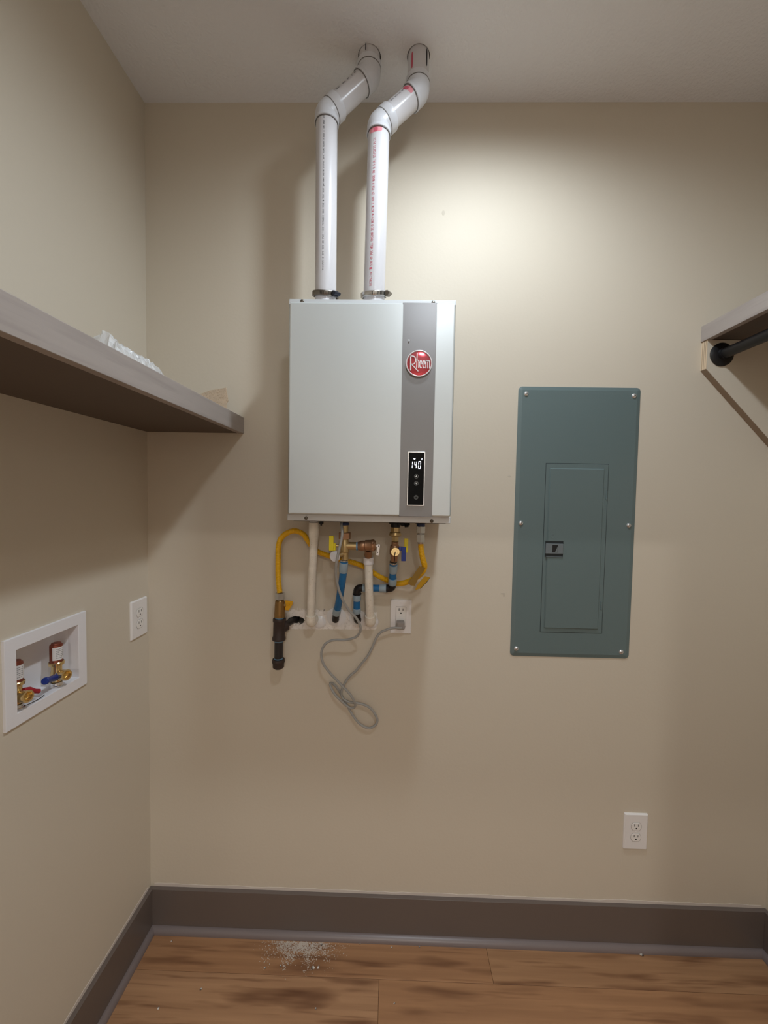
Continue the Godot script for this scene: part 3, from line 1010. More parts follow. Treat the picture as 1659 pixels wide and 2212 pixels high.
# a 45 degree socket elbow: body, two thicker hubs, and the shadowed lip of each socket
func elbow(t: Node3D, a: Vector3, b: Vector3, c: Vector3, rad: float) -> void:
	var d0 := (b - a).normalized()
	var d1 := (c - b).normalized()
	var e := part("elbow", mb().tube(bend(a, b, b + d1 * 0.022, rad, 12), 0.0332, 40), M.pvcfit, t)
	part("hub", mb().lathe([Vector2(0.0305, 0), Vector2(0.0328, 0), Vector2(0.0342, 0.0012), Vector2(0.0342, 0.007), Vector2(0.0332, 0.0095)], along(a, b), 44), M.pvcfit, e)
	var q := b + d1 * 0.020
	part("hub", mb().lathe([Vector2(0.0332, -0.001), Vector2(0.0344, 0.001), Vector2(0.0344, q.distance_to(c) - 0.0015), Vector2(0.033, q.distance_to(c)), Vector2(0.0302, q.distance_to(c))], along(q, c), 44), M.pvcfit, e)
	part("seam", mb().lathe([Vector2(0.0326, 0.0), Vector2(0.0338, 0.0005), Vector2(0.0338, 0.0026), Vector2(0.0326, 0.003)], along(q - d1 * 0.0028, c), 44), M.groove, e)
	part("seam", mb().lathe([Vector2(0.0300, -0.0012), Vector2(0.0322, -0.0012), Vector2(0.0322, 0.0004)], along(a, b), 44), M.groove, e)

# ---------------------------------------------------------------- water plumbing
func drain(called_label: String, p: Array, top: String) -> void:
	var t := thing("drain_pipe", called_label, "pipe", Vector3(p[0].x, p[p.size() - 1].y - 0.03, 0.02), "white drain pipes under the heater")
	var n := p.size()
	part("drain_tube", mb().tube(curve(PackedVector3Array(p), 0.01), 0.0127, 24), M.drain, t)
	var a: Vector3 = p[0]
	var b: Vector3 = p[1]
	if top == "socket":
		part("socket", mb().lathe([Vector2(0.011, 0.062), Vector2(0.0158, 0.060), Vector2(0.0158, 0.030), Vector2(0.0148, 0.012), Vector2(0.0127, 0.0)].duplicate(), along(p[2], p[0]), 28), M.drain, t)
		part("neck", rod(a - (a - b).normalized() * 0.008, a + Vector3(0, 0.0110, 0), 0.0128), M.white_plastic, t)
		part("collar", rod(a - Vector3(0, 0.002, 0), a + Vector3(0, 0.0005, 0), 0.0152, -1.0, 0.0004), M.dark, t)
	else:
		part("adapter", mb().lathe([Vector2(0.0127, -0.002), Vector2(0.0155, 0.001), Vector2(0.0158, 0.016), Vector2(0.0166, 0.018), Vector2(0.0166, 0.0215), Vector2(0.011, 0.0225)], along(p[1], p[0]), 28), M.white_plastic, t)
	# elbow that turns into the wall
	var e: Vector3 = p[n - 1]
	var d: Vector3 = (p[n - 1] - p[n - 2]).normalized()
	var el := part("elbow", mb().tube(bend(e - d * 0.022, e + d * 0.002, Vector3(e.x + 0.002, e.y - 0.002, -0.01), 0.018, 12), 0.0162, 28), M.drain, t)
	part("hub", rod(e - d * 0.026, e - d * 0.018, 0.0164, -1.0, 0.0008), M.drain, el)

func escutcheon(c: Vector3, r: float, label: String) -> void:
	single("wall_plate", mb().lathe([Vector2(r, 0), Vector2(r, 0.0012), Vector2(r * 0.86, 0.0035), Vector2(r * 0.6, 0.006), Vector2(1e-5, 0.0068)], Transform3D(Basis(Vector3.RIGHT, PI / 2), c), 40, 50.0), M.escutcheon, label, "wall plate", "round white pipe plates on the wall")

func sleeve(parent: Node3D, a: Vector3, b: Vector3) -> void:
	part("crimp_sleeve", mb().lathe([Vector2(0.011, 0), Vector2(0.0128, 0.0), Vector2(0.0132, 0.0008), Vector2(0.0132, a.distance_to(b) - 0.0008), Vector2(0.0128, a.distance_to(b)), Vector2(0.011, a.distance_to(b))], along(a, b), 28), M.sleeve, parent)

func plumbing() -> void:
	drain("left white plastic drain pipe with brown specks running straight down from the heater", [mm(580.6, 1434, 104), mm(579.8, 1410, 101), mm(579.7, 1378, 98), mm(573.7, 1288.5, 84), mm(565.4, 1179, 60), mm(562.0, 1108, 48)], "socket")
	drain("right white plastic relief drain pipe hanging from the bronze relief valve", [mm(748.4, 1330, 89), mm(748.8, 1309, 89), mm(751.1, 1249, 88), mm(752.8, 1187.5, 75), mm(755.5, 1114, 50)], "adapter")
	escutcheon(mm(582, 1094, 1), 0.0215, "round white wall plate behind the left drain pipe's elbow")
	escutcheon(mm(639, 1113, 1), 0.0325, "round white wall plate where the left blue pipe enters")
	escutcheon(mm(711, 1111, 1), 0.0285, "round white wall plate where the shorter blue pipe with black elbows enters")
	escutcheon(mm(760, 1099, 1), 0.0205, "round white wall plate behind the right drain pipe's elbow")
	# left blue pipe: straight from the hot valve into the wall
	var t := thing("water_pipe", "long blue plastic water pipe slanting from the tee valve down to the wall", "pipe", Vector3(0.64, 1.08, 0.03), "blue water pipes under the heater")
	var lp := curve(pts([677.3, 1323, 130, 675.9, 1310, 128, 673.8, 1283, 120, 666.2, 1236, 100, 652.9, 1173.5, 62, 643.0, 1133, 34]), 0.008)
	part("tube", mb().tube(lp, 0.0112, 24), M.pex, t)
	sleeve(t, mm(674.2, 1290, 122), mm(677.2, 1321, 130))
	part("crimp_ring", rod(mm(677.2, 1322.5, 130), mm(677.4, 1327, 130), 0.0118), M.steel, t)
	sleeve(t, mm(643.4, 1135, 36), mm(648.8, 1157, 51))
	part("elbow", mb().tube(bend(mm(643.8, 1136, 36.5), mm(637.5, 1108, 17), mm(638, 1106, -8), 0.014, 10), 0.0115, 24), M.black, t)
	# right blue pipe with black elbows
	var u := thing("water_pipe", "blue plastic water pipe that jogs left through two black elbows", "pipe", Vector3(0.71, 1.08, 0.03), "blue water pipes under the heater")
	part("tube", mb().tube(PackedVector3Array([mm(826.1, 1318, 99), mm(824.3, 1244, 63)]), 0.0112, 24), M.pex, u)
	part("tube", mb().tube(PackedVector3Array([mm(808, 1226.3, 54), mm(727, 1224.3, 47)]), 0.0112, 24), M.pex, u)
	part("tube", mb().tube(PackedVector3Array([mm(710.4, 1207, 43.4), mm(709.3, 1136, 27.5)]), 0.0112, 24), M.pex, u)
	part("elbow", mb().tube(bend(mm(824.2, 1243, 62.5), mm(823.0, 1227, 56.5), mm(806, 1226.3, 54), 0.013, 12), 0.0122, 24), M.black, u)
	part("elbow", mb().tube(bend(mm(729, 1224.5, 47), mm(711.2, 1223.4, 45.5), mm(710.5, 1205, 43), 0.013, 12), 0.0122, 24), M.black, u)
	part("elbow_lip", rod(mm(710.5, 1205.5, 43.2), mm(710.4, 1202.5, 42.5), 0.0142, -1.0, 0.0005), M.black, u)
	part("elbow_lip", rod(mm(808.4, 1226.3, 54.2), mm(805.6, 1226.2, 54), 0.0142, -1.0, 0.0005), M.black, u)
	part("elbow", mb().tube(bend(mm(709.3, 1136, 27.5), mm(711.5, 1108, 20), mm(712, 1107, -8), 0.013, 10), 0.0118, 24), M.black, u)
	sleeve(u, mm(825.7, 1311, 95.6), mm(825.3, 1285, 83)); sleeve(u, mm(824.8, 1264, 72.7), mm(824.3, 1243, 62.5))
	sleeve(u, mm(805.0, 1226.2, 53.7), mm(783.5, 1225.7, 51.9)); sleeve(u, mm(748, 1224.8, 48.8), mm(729, 1224.4, 47.2))
	sleeve(u, mm(710.4, 1202, 42.3), mm(710.1, 1182, 37.8)); sleeve(u, mm(709.6, 1154, 31.5), mm(709.3, 1137, 27.7))
	part("crimp_ring", rod(mm(826.1, 1316, 98), mm(826.3, 1321, 100.5), 0.0125), M.steel, u)
	# left service valve: brass tee with a yellow lever, relief valve on its branch
	var v := thing("service_valve", "brass tee valve under the heater with a yellow lever on its left", "valve", Vector3(0.68, 1.327, 0.13), "service valves under the heater")
	part("sealant", rod(mm(678.6, 1440, 130), mm(678.7, 1432, 130), 0.0125), M.navy, v)
	part("tailpiece", rod(mm(678.7, 1434, 130), mm(678.8, 1409, 130), 0.0102), M.brass, v)
	part("union_nut", hexnut(mm(678.8, 1391, 130), mm(678.8, 1411, 130), 0.0182, 0.3), M.bronze, v)
	part("body", mb().lathe([Vector2(0.0105, 0), Vector2(0.0105, 0.022), Vector2(0.0128, 0.024), Vector2(0.0132, 0.036), Vector2(0.0128, 0.052), Vector2(0.0112, 0.056), Vector2(0.0108, 0.064)], along(mm(680.5, 1328, 130), mm(679, 1392, 130)), 28), M.brass, v)
	part("branch", rod(mm(681, 1370.5, 130), mm(714.5, 1370.2, 130), 0.0122), M.brass, v)
	part("stem", rod(mm(650, 1371, 140), mm(672, 1371, 134), 0.0045), M.brass, v)
	part("side_port", rod(mm(655, 1342, 142), mm(676, 1346, 132), 0.008), M.brass, v)
	part("port_cap", rod(mm(648.5, 1340, 152), mm(655.5, 1341.5, 142), 0.0150, 0.0158), M.white_plastic, v, "round white plastic cap")
	part("lever", mb().box(mm(634.3, 1357.5, 143), mm(647.8, 1402, 148), 0.001).box(mm(642, 1357.5, 140), mm(654.4, 1380, 146), 0.002), M.yellow, v, "yellow lever handle")
	var rv := thing("relief_valve", "bronze pressure relief valve with a small chrome test lever", "valve", Vector3(0.748, 1.335, 0.13))
	part("sealant", rod(mm(713.5, 1370.2, 130), mm(718.5, 1370.2, 130), 0.0128, -1.0, 0.0004), M.sealant, rv)
	part("inlet", mb().lathe([Vector2(0.010, 0), Vector2(0.0132, 0.001), Vector2(0.0138, 0.006), Vector2(0.0155, 0.009), Vector2(0.0152, 0.018), Vector2(0.0138, 0.022)], along(mm(718.5, 1370.2, 130), mm(740, 1372.5, 131)), 28), M.bronze, rv)
	part("body", mb().lathe([Vector2(0.0135, 0), Vector2(0.0165, 0.002), Vector2(0.0165, 0.020), Vector2(0.0175, 0.022), Vector2(0.0175, 0.026), Vector2(0.0135, 0.033), Vector2(1e-5, 0.034)], along(mm(739, 1372.6, 131), mm(773, 1374, 132)), 28), M.bronze, rv)
	part("cap_nut", hexnut(mm(759, 1373.4, 131.5), mm(768.5, 1373.8, 132), 0.0188, 0.2), M.bronze, rv)
	part("outlet", mb().lathe([Vector2(0.0120, 0), Vector2(0.0128, 0.006), Vector2(0.0108, 0.010), Vector2(0.0118, 0.030)], along(mm(748.6, 1337, 100), mm(749, 1366, 124)), 24), M.bronze, rv)
	part("outlet_sealant", rod(mm(748.4, 1329, 90), mm(748.6, 1336, 97), 0.0122), M.sealant, rv)
	var lv := Transform3D(Basis(Vector3.FORWARD, 0.13), mm(779.3, 1361.5, 138))
	part("test_lever", mb().box(Vector3(-0.0042, -0.0165, -0.0012), Vector3(0.0042, 0.0165, 0.0012), 0.0006, lv).box(Vector3(-0.010, 0.009, -0.006), Vector3(-0.002, 0.0125, 0.001), 0.0006, lv), M.chrome, rv, "chrome test lever")
	part("lever_hole", mb().box(Vector3(-0.0012, -0.009, 0.001), Vector3(0.0014, -0.0055, 0.0015), 0.0, lv).box(Vector3(-0.001, 0.010, 0.001), Vector3(0.0014, 0.0135, 0.0015), 0.0, lv), M.dark, rv)
	# right service valve
	var c := thing("service_valve", "brass valve under the heater with a dark blue lever and drain cap facing forward", "valve", Vector3(0.828, 1.32, 0.12), "service valves under the heater")
	part("sealant", rod(mm(830, 1442, 120), mm(829.8, 1428, 120), 0.0140), M.dark, c)
	part("tailpiece", hexnut(mm(829.8, 1412, 120), mm(829.8, 1429, 120), 0.0135, 0.2), M.brass, c)
	part("union_nut", mb().lathe([Vector2(0.012, 0), Vector2(0.0182, 0.003), Vector2(0.0186, 0.006), Vector2(0.0165, 0.013), Vector2(0.012, 0.015)], along(mm(829.6, 1400, 120), mm(829.6, 1416, 120)), 28), M.brass, c)
	part("neck_nut", hexnut(mm(829.5, 1385, 120), mm(829.6, 1402, 120), 0.0112, 0.5), M.brass, c)
	part("body", mb().lathe([Vector2(0.0108, 0), Vector2(0.0112, 0.018), Vector2(0.0145, 0.022), Vector2(0.015, 0.034), Vector2(0.0138, 0.048), Vector2(0.0105, 0.052), Vector2(0.0105, 0.063)], along(mm(827.2, 1324, 108), mm(829.5, 1386, 120)), 28), M.bronze, c)
	part("drain_port", mb().lathe([Vector2(0.0095, 0), Vector2(0.0095, 0.020), Vector2(0.0130, 0.022), Vector2(0.0134, 0.030), Vector2(0.012, 0.0315), Vector2(0.0075, 0.0315), Vector2(0.0070, 0.0295), Vector2(1e-5, 0.0295)], along(mm(829.8, 1356, 122), mm(830.4, 1358.5, 152)), 32), M.goldbrass, c)
	part("cap_strap", mb().tube(curve(pts([830.6, 1358.5, 154, 829.6, 1354, 156, 828.2, 1345, 153, 828.6, 1336, 150, 827.6, 1328, 148]), 0.003), 0.0013, 8), M.dark, c)
	part("lever", mb().box(mm(848.4, 1330.8, 143), mm(861.6, 1373, 148), 0.001).box(mm(840, 1361, 140), mm(855, 1373.4, 146), 0.002), M.blue_plastic, c, "dark blue lever handle")
	part("lever", mb().box(mm(856.8, 1352, 118), mm(869.2, 1395.5, 121.5), 0.001), M.yellow, c, "yellow lever handle behind the blue one")
	part("stem", rod(mm(832, 1362, 130), mm(850, 1366, 141), 0.004).add(rod(mm(832, 1364, 121), mm(860, 1366, 119.5), 0.004).mesh(), Transform3D()), M.brass, c)

# ---------------------------------------------------------------- gas line
func gas() -> void:
	var h := thing("gas_hose", "yellow corrugated flexible gas hose looping behind the white drain pipes", "hose", Vector3(0.46, 1.18, 0.05))
	var path := even(curve(pts([907.3, 1380.5, 115, 909.3, 1357.5, 113, 916, 1328.6, 108, 921.3, 1311.7, 100, 918.3, 1292.5, 90, 899.7, 1268.7, 75, 871.9, 1248.9, 55, 839.9, 1238.3, 38, 809.7, 1247.1, 33, 774.8, 1263.1, 33, 736.9, 1288.6, 36, 699.5, 1303.6, 40, 655, 1315.6, 45, 610.5, 1328.6, 48, 576.4, 1343.1, 50, 556.1, 1368.6, 55, 539.3, 1394.7, 62, 514.2, 1406.0, 64, 488.2, 1399.4, 63, 467.0, 1380.8, 60, 458.6, 1355.0, 58, 457.2, 1324.5, 56, 457.4, 1264.2, 56, 460.7, 1226.6, 57, 463.8, 1206.6, 58]), 0.004), 0.0011)
	var rad := []
	for i in path.size(): rad.append(0.0084 + 0.00085 * cos(i * 0.0011 / 0.0042 * TAU))
	part("hose", mb().tube(path, rad, 18), M.yellow_hose, h)
	part("sealant", rod(mm(905.9, 1441, 115), mm(906.1, 1430, 115), 0.0128), M.navy, h)
	part("inlet_washer", rod(mm(905.9, 1446, 115), mm(906.0, 1441, 115), 0.0165, -1.0, 0.0005), M.dark, h)
	part("nut", hexnut(mm(906.1, 1412, 115), mm(906.1, 1433, 115), 0.0145, 0.52), M.steel, h)
	part("nut_neck", rod(mm(906.1, 1408, 115), mm(906.1, 1412, 115), 0.010), M.steel, h)
	part("nut", hexnut(mm(907.0, 1384, 115), mm(906.2, 1409, 115), 0.0132, 0.52), M.steel, h)
	part("nut_tip", mb().lathe([Vector2(0.009, 0), Vector2(0.0115, 0.005), Vector2(0.0118, 0.006)], along(mm(907.3, 1379, 115), mm(907, 1385, 115)), 24), M.steel, h)
	part("nut", hexnut(mm(463.9, 1184, 58), mm(463.8, 1206, 58), 0.0148, 0.5), M.steel, h)
	# torn label hanging from the hose
	var l1 := facing(Vector3(0.15, 0.1, 1.0), Vector3.ZERO)
	l1.origin = mm(900, 1275, 104)
	part("label_flap", bent_sheet(poly([4, 34, 24, 30, 17, 16, 6, 2, -9, -26, -22, -24, -32, -16, -16, 2]), 0.0009, l1, 0.012), M.label_brown, h, "brown torn wrap of the label")
	var l2 := facing(Vector3(0.25, -0.1, 1.0), Vector3.ZERO)
	l2.origin = mm(915, 1257, 106)
	part("label_flap", bent_sheet(poly([6, 24, 22, 20, 12, 2, -6, -16, -24, -18, -17, -6, -2, 14]), 0.0009, l2, 0.014), M.label, h, "yellow torn flap of the label")
	part("label_edge", bent_sheet(poly([22.4, 20.4, 12.4, 1.6, -6, -16.6, -4.2, -16.2, 14.2, 2.4]), 0.0015, l2, 0.014), M.black, h)
	var g := thing("gas_cock", "tapered brass gas shutoff valve with a folded orange-yellow lever", "valve", Vector3(0.4645, 1.127, 0.058))
	part("body", mb().lathe([Vector2(0.0178, 0), Vector2(0.0180, 0.012), Vector2(0.0170, 0.020), Vector2(0.0165, 0.038), Vector2(0.0150, 0.052), Vector2(0.0125, 0.056), Vector2(1e-5, 0.0565)], along(mm(463.9, 1127, 58), mm(464.3, 1184, 58)), 10, 20.0), M.oldbrass, g)
	part("stem", rod(mm(472, 1166, 58), mm(484, 1167, 58), 0.006), M.brass, g)
	part("lever", mb().prism(poly([481.5, 1181.5, 505.5, 1179.0, 505.0, 1168.0, 500.5, 1160.5, 493.0, 1149.0, 481.5, 1149.5, 480.5, 1166.0]), 0.004, at_z(0.056), 0.001).box(mm(486, 1167, 59), mm(497, 1171, 64), 0.001), M.gold, g, "orange-yellow lever")
	var k := thing("gas_pipe", "black iron gas pipe tee with a capped drip leg below the brass valve", "pipe", Vector3(0.461, 0.96, 0.058))
	part("collar", rod(mm(463.5, 1120, 58), mm(463.7, 1129, 58), 0.0150), M.sealant, k)
	part("tee", mb().lathe([Vector2(0.0180, 0), Vector2(0.0205, 0.0005), Vector2(0.0212, 0.004), Vector2(0.0208, 0.009), Vector2(0.0186, 0.0125), Vector2(0.0186, 0.058), Vector2(0.0203, 0.061), Vector2(0.0206, 0.068), Vector2(0.0195, 0.071), Vector2(0.014, 0.0715)], along(mm(461.7, 1052, 58), mm(463.2, 1123, 58)), 32), M.iron, k)
	part("tee_branch", mb().lathe([Vector2(0.015, 0), Vector2(0.0180, 0.010), Vector2(0.0192, 0.018), Vector2(0.0192, 0.024), Vector2(0.0125, 0.025)], along(mm(464, 1088, 57), mm(484, 1098, 28)), 28), M.iron, k)
	part("branch_pipe", rod(mm(476, 1094, 40), mm(500, 1099, -22), 0.0105), M.ironpipe, k)
	part("nipple", rod(mm(461.0, 985, 58), mm(461.8, 1054, 58), 0.0138), M.ironpipe, k)
	part("thread_ring", rod(mm(461.7, 1047, 58), mm(461.8, 1051, 58), 0.0144, -1.0, 0.0004), M.sealant, k)
	part("thread_ring", rod(mm(461.0, 990.5, 58), mm(461.0, 993.5, 58), 0.0146, -1.0, 0.0004), M.sealant, k)
	part("cap", mb().lathe([Vector2(1e-5, -0.003), Vector2(0.012, -0.002), Vector2(0.0178, 0.003), Vector2(0.0186, 0.016), Vector2(0.0202, 0.019), Vector2(0.0202, 0.027), Vector2(0.0190, 0.030), Vector2(0.014, 0.0305)], along(mm(460.8, 960, 58), mm(461, 995, 58)), 32, 45.0), M.iron, k)
	var tp := mb()
	var rng := RandomNumberGenerator.new()
	rng.seed = 9
	for i in 9:
		var b := mm(486 + i * 3.4, 1085 + rng.randf_range(-2, 3), 2)
		tp.prism(PackedVector2Array([Vector2(-0.004, -0.002), Vector2(0.003, -0.004), Vector2(0.005, 0.002), Vector2(0.0, 0.005)]), 0.001, Transform3D(Basis.from_euler(Vector3(rng.randf_range(-0.9, 0.9), rng.randf_range(-0.9, 0.9), rng.randf() * 3.0)), b))
	single("torn_paper", tp, M.plaster, "torn drywall paper at the rim of the gas pipe hole", "paper")

# a thin sheet bent about its long axis
func bent_sheet(p: PackedVector2Array, depth: float, x: Transform3D, sag: float) -> MB:
	var fine := PackedVector2Array()
	for i in p.size():
		for j in 3: fine.append(p[i].lerp(p[(i + 1) % p.size()], j / 3.0))
	var m := mb().prism(fine, depth)
	for i in m.v.size():
		var q := m.v[i]
		q.z += (q.x + q.y) * (q.x + q.y) * sag / 0.002 * 0.5 - (q.x - q.y) * 0.08
		m.v[i] = x * q
		m.n[i] = (x.basis * m.n[i]).normalized()
	return m

# ---------------------------------------------------------------- cord and outlets
func power_cord() -> void:
	var t := thing("power_cord", "grey power cord hanging in tangled loops from the heater to the outlet", "cord", Vector3(0.72, 0.745, 0.02))
	var p := pts([671, 1441.5, 149, 671.8, 1435.9, 157, 675.9, 1414.8, 170, 674, 1391, 175, 667.8, 1361, 179, 661, 1326, 174, 657.5, 1289, 158, 662, 1248, 140, 674, 1207, 125, 691, 1171, 110, 714, 1143, 100, 727, 1113, 90, 724, 1090, 80, 709, 1071, 72, 677, 1060, 65, 637, 1056, 60, 611, 1041, 58, 599, 1010, 56, 606, 976, 55, 624, 950, 54, 646, 926, 53, 670, 900, 52, 687, 882, 50, 701, 862, 47, 709, 842, 42, 708, 825, 34, 696, 817, 28, 682, 822, 26, 665, 838, 28, 645, 857, 28, 631, 874, 24, 623, 890, 20, 626, 894, 16, 638, 885, 13, 650, 869, 12, 661, 851, 12, 674, 828, 14, 687, 808, 18, 707, 780, 22, 728, 759, 24, 755, 748, 24, 775, 756, 22, 783, 773, 20, 774, 794, 19, 757, 814, 19, 734, 826, 20, 712, 831, 22, 692, 833, 22, 676, 838, 21, 664, 849, 20, 661, 864, 18, 665, 880, 18, 677, 904, 19, 692, 924, 20, 710, 941, 22, 728, 966, 24, 746, 990, 26, 762, 1022, 28, 774, 1053, 30, 788, 1074, 32, 808, 1085, 34, 821, 1090, 34, 834, 1092, 34, 847, 1092, 34, 858, 1092, 33])
	part("cable", mb().tube(curve(p, 0.004), 0.0039, 14), M.cord, t)
	var pl := part("plug", mb().prism(rrect(0.8405, 1.0865, 0.8670, 1.1100, 0.0034), 0.024, at_z(0.011), 0.003), M.plug, t, "grey moulded plug")
	part("plug_face", mb().prism(rrect(0.8455, 1.0930, 0.8600, 1.1055, 0.002), 0.0006, at_z(0.035)).box(mm(843, 1087, 14), mm(868, 1097, 36), 0.003), M.plug, pl)

func duplex(t: Node3D, x: Transform3D, w: float, h: float) -> void:
	part("plate", mb().prism(rrect(-w / 2, -h / 2, w / 2, h / 2, 0.0034), 0.006, x, 0.0032), M.plate, t)
	for s in [1.0, -1.0]:
		var c: float = 0.0188 * s
		var out := PackedVector2Array()
		for i in 40:
			var a := TAU * i / 40
			out.append(Vector2(cos(a) * 0.0168, c + clampf(sin(a) * 0.0168, -0.0137, 0.0137)))
		var r := part("receptacle", mb().prism(out, 0.0072, x, 0.0008), M.receptacle, t)
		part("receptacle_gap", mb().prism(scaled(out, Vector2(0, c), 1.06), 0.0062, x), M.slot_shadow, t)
		part("slot", mb().box(Vector3(-0.0072, c + 0.0015, 0.0066), Vector3(-0.0052, c + 0.0095, 0.00735), 0.0, x), M.slot, r)
		part("slot", mb().box(Vector3(0.0052, c + 0.0015, 0.0066), Vector3(0.0072, c + 0.0085, 0.00735), 0.0, x), M.slot, r)
		part("slot", mb().prism(ellipse(0, c - 0.0062, 0.0026, 0.0024, 14), 0.00735, x), M.slot, r)
	part("screw", mb().prism(ellipse(0, 0, 0.0026, 0.0026, 16), 0.0068, x, 0.0005), M.plate, t)

func scaled(p: PackedVector2Array, c: Vector2, k: float) -> PackedVector2Array:
	var r := PackedVector2Array()
	for q in p: r.append(c + (q - c) * k)
	return r

func outlets() -> void:
	var a := thing("outlet", "white duplex outlet with two round receptacles low on the wall under the breaker panel", "outlet", Vector3(1.6617, 0.4044, 0), "white wall outlets")
	duplex(a, Transform3D(Basis(), a.position), 0.0794, 0.1238)
	var b := thing("outlet", "white duplex outlet on the left wall close to the corner, beside the washer box", "outlet", Vector3(0, 1.1112, 0.0540), "white wall outlets")
	duplex(b, Transform3D(Basis(Vector3.UP, PI / 2), b.position), 0.0794, 0.1238)
	# the squared outlet the heater is plugged into
	var c := thing("outlet", "white square-faced outlet under the heater holding the grey plug", "outlet", Vector3(0.8548, 1.1202, 0), "white wall outlets")
	var x := Transform3D(Basis(), c.position)
	part("plate", mb().prism(rrect(-0.035, -0.0572, 0.035, 0.0572, 0.0022), 0.006, x, 0.0020), M.plate, c)
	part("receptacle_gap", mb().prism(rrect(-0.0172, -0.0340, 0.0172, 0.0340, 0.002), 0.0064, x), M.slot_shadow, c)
	var r := part("receptacle", mb().prism(rrect(-0.0160, -0.0328, 0.0158, 0.0328, 0.0015), 0.0075, x, 0.0006), M.receptacle, c)
	for s in [[-0.0064, 0.025, 0.0022, 0.0084], [0.0066, 0.0248, 0.0019, 0.0075]]:
		part("slot", mb().box(Vector3(s[0] - s[2] / 2, s[1] - s[3] / 2, 0.0072), Vector3(s[0] + s[2] / 2, s[1] + s[3] / 2, 0.0077), 0.0, x), M.slot, r)
	part("slot", mb().prism(poly([-3.0, 10.6, 3.0, 10.6, 2.6, 13.0, 1.2, 15.0, -1.2, 15.0, -2.6, 13.0]), 0.0077, x), M.slot, r)
	part("reset_button", mb().prism(rrect(-0.0072, -0.0022, 0.0072, 0.0035, 0.0006), 0.0079, x, 0.0003), M.receptacle, r)
	part("reset_button", mb().prism(rrect(-0.0072, -0.0085, 0.0072, -0.0028, 0.0006), 0.0079, x, 0.0003), M.receptacle, r)
	for y in [0.0475, -0.0475]:
		part("screw", mb().prism(ellipse(0, y, 0.0028, 0.0028, 16), 0.0066, x, 0.0004), M.plate, c)

# ---------------------------------------------------------------- breaker panel
func breaker_panel() -> void:
	var t := thing("breaker_panel", "grey-green steel breaker panel cover with a narrow hinged door", "electrical panel", Vector3(1.417, 0.996, 0))
	var tr := mb()
	tr.prism(rrect(1.2220, 0.9963, 1.6130, 1.8842, 0.0125, 8), 0.0050, Transform3D(), 0.0118, 40.0, 0.0030)
	part("trim_plate", tr, M.panel, t)
	for s in [[1246.0, 1859.9], [1590.7, 1857.7], [1242.2, 1440.3], [1592.2, 1439.8], [1240.4, 1022.2], [1586.1, 1019.7]]:
		var c := mm(s[0], s[1], 5)
		var sc := part("screw", mb().lathe([Vector2(0.0076, 0), Vector2(0.0073, 0.0016), Vector2(0.0056, 0.0036), Vector2(0.003, 0.0047), Vector2(1e-5, 0.005)], Transform3D(Basis(Vector3.RIGHT, PI / 2), c), 20, 60.0), M.chrome, t)
		part("screw_slot", mb().box(Vector3(-0.0045, -0.0006, 0), Vector3(0.0045, 0.0006, 0.0009), 0.0, Transform3D(Basis(Vector3.BACK, 0.5), c + Vector3(0, 0, 0.0042))), M.dark, sc)
	part("door_gap", mb().prism(rrect(1.3168, 1.0798, 1.5205, 1.6382, 0.001), 0.0003, at_z(0.005)), M.panel_gap, t)
	var d := part("door", mb().prism(rrect(1.3182, 1.0812, 1.5192, 1.6364, 0.001), 0.0016, at_z(0.0045), 0.0006), M.panel, t)
	part("door_panel", mb().prism(rrect(1.3290, 1.0945, 1.5052, 1.6222, 0.003), 0.0042, at_z(0.0061), 0.0028), M.panel, d, "raised field of the door")
	for h in [[1514.5, 1522.5, 1550.0], [1512.0, 1159.5, 1187.5]]:
		part("hinge", rod(mm(h[0] + 2.0, h[1], 6.5), mm(h[0] + 2.0, h[2], 6.5), 0.0024, -1.0, 0.0006, 12), M.panel, d)
	# recessed slide latch
	var l := part("latch", mb().prism(rrect(1.3225, 1.3320, 1.3805, 1.3842, 0.001), 0.0006, at_z(0.0103)), M.panel_gap, d, "recessed slide latch")
	part("latch_slide", mb().box(mm(1323.0, 1342.5, 8), mm(1380.0, 1376.0, 13.5), 0.0015), M.latch, l)
	part("latch_window", mb().box(mm(1344.0, 1347.5, 13), mm(1363.0, 1371.5, 13.8)), M.dark, l)
	part("latch_thumb", mb().prism(poly([1353.5, 1348.5, 1361.5, 1348.5, 1361.5, 1369, 1362.0, 1369]), 0.0006, at_z(0.0136)), M.latch, l)
	part("latch_lip", mb().box(mm(1325.5, 1331.6, 10), mm(1380.5, 1333.2, 13), 0.0006), M.latch, l)
	part("knockout", mb().lathe([Vector2(0.0052, 0), Vector2(0.0060, 0.0006), Vector2(0.0068, 0)], Transform3D(Basis(Vector3.RIGHT, PI / 2), mm(1345.6, 1399.7, 10.2)), 24, 60.0), M.panel, d)

# ---------------------------------------------------------------- shelves
func plank_uv(m: MB, axis: int, across: int, sx := 1.2, sy := 0.2) -> MB:
	for i in m.t.size(): m.t[i] = Vector2(m.v[i][axis] / sx, m.v[i][across] / sy)
	return m

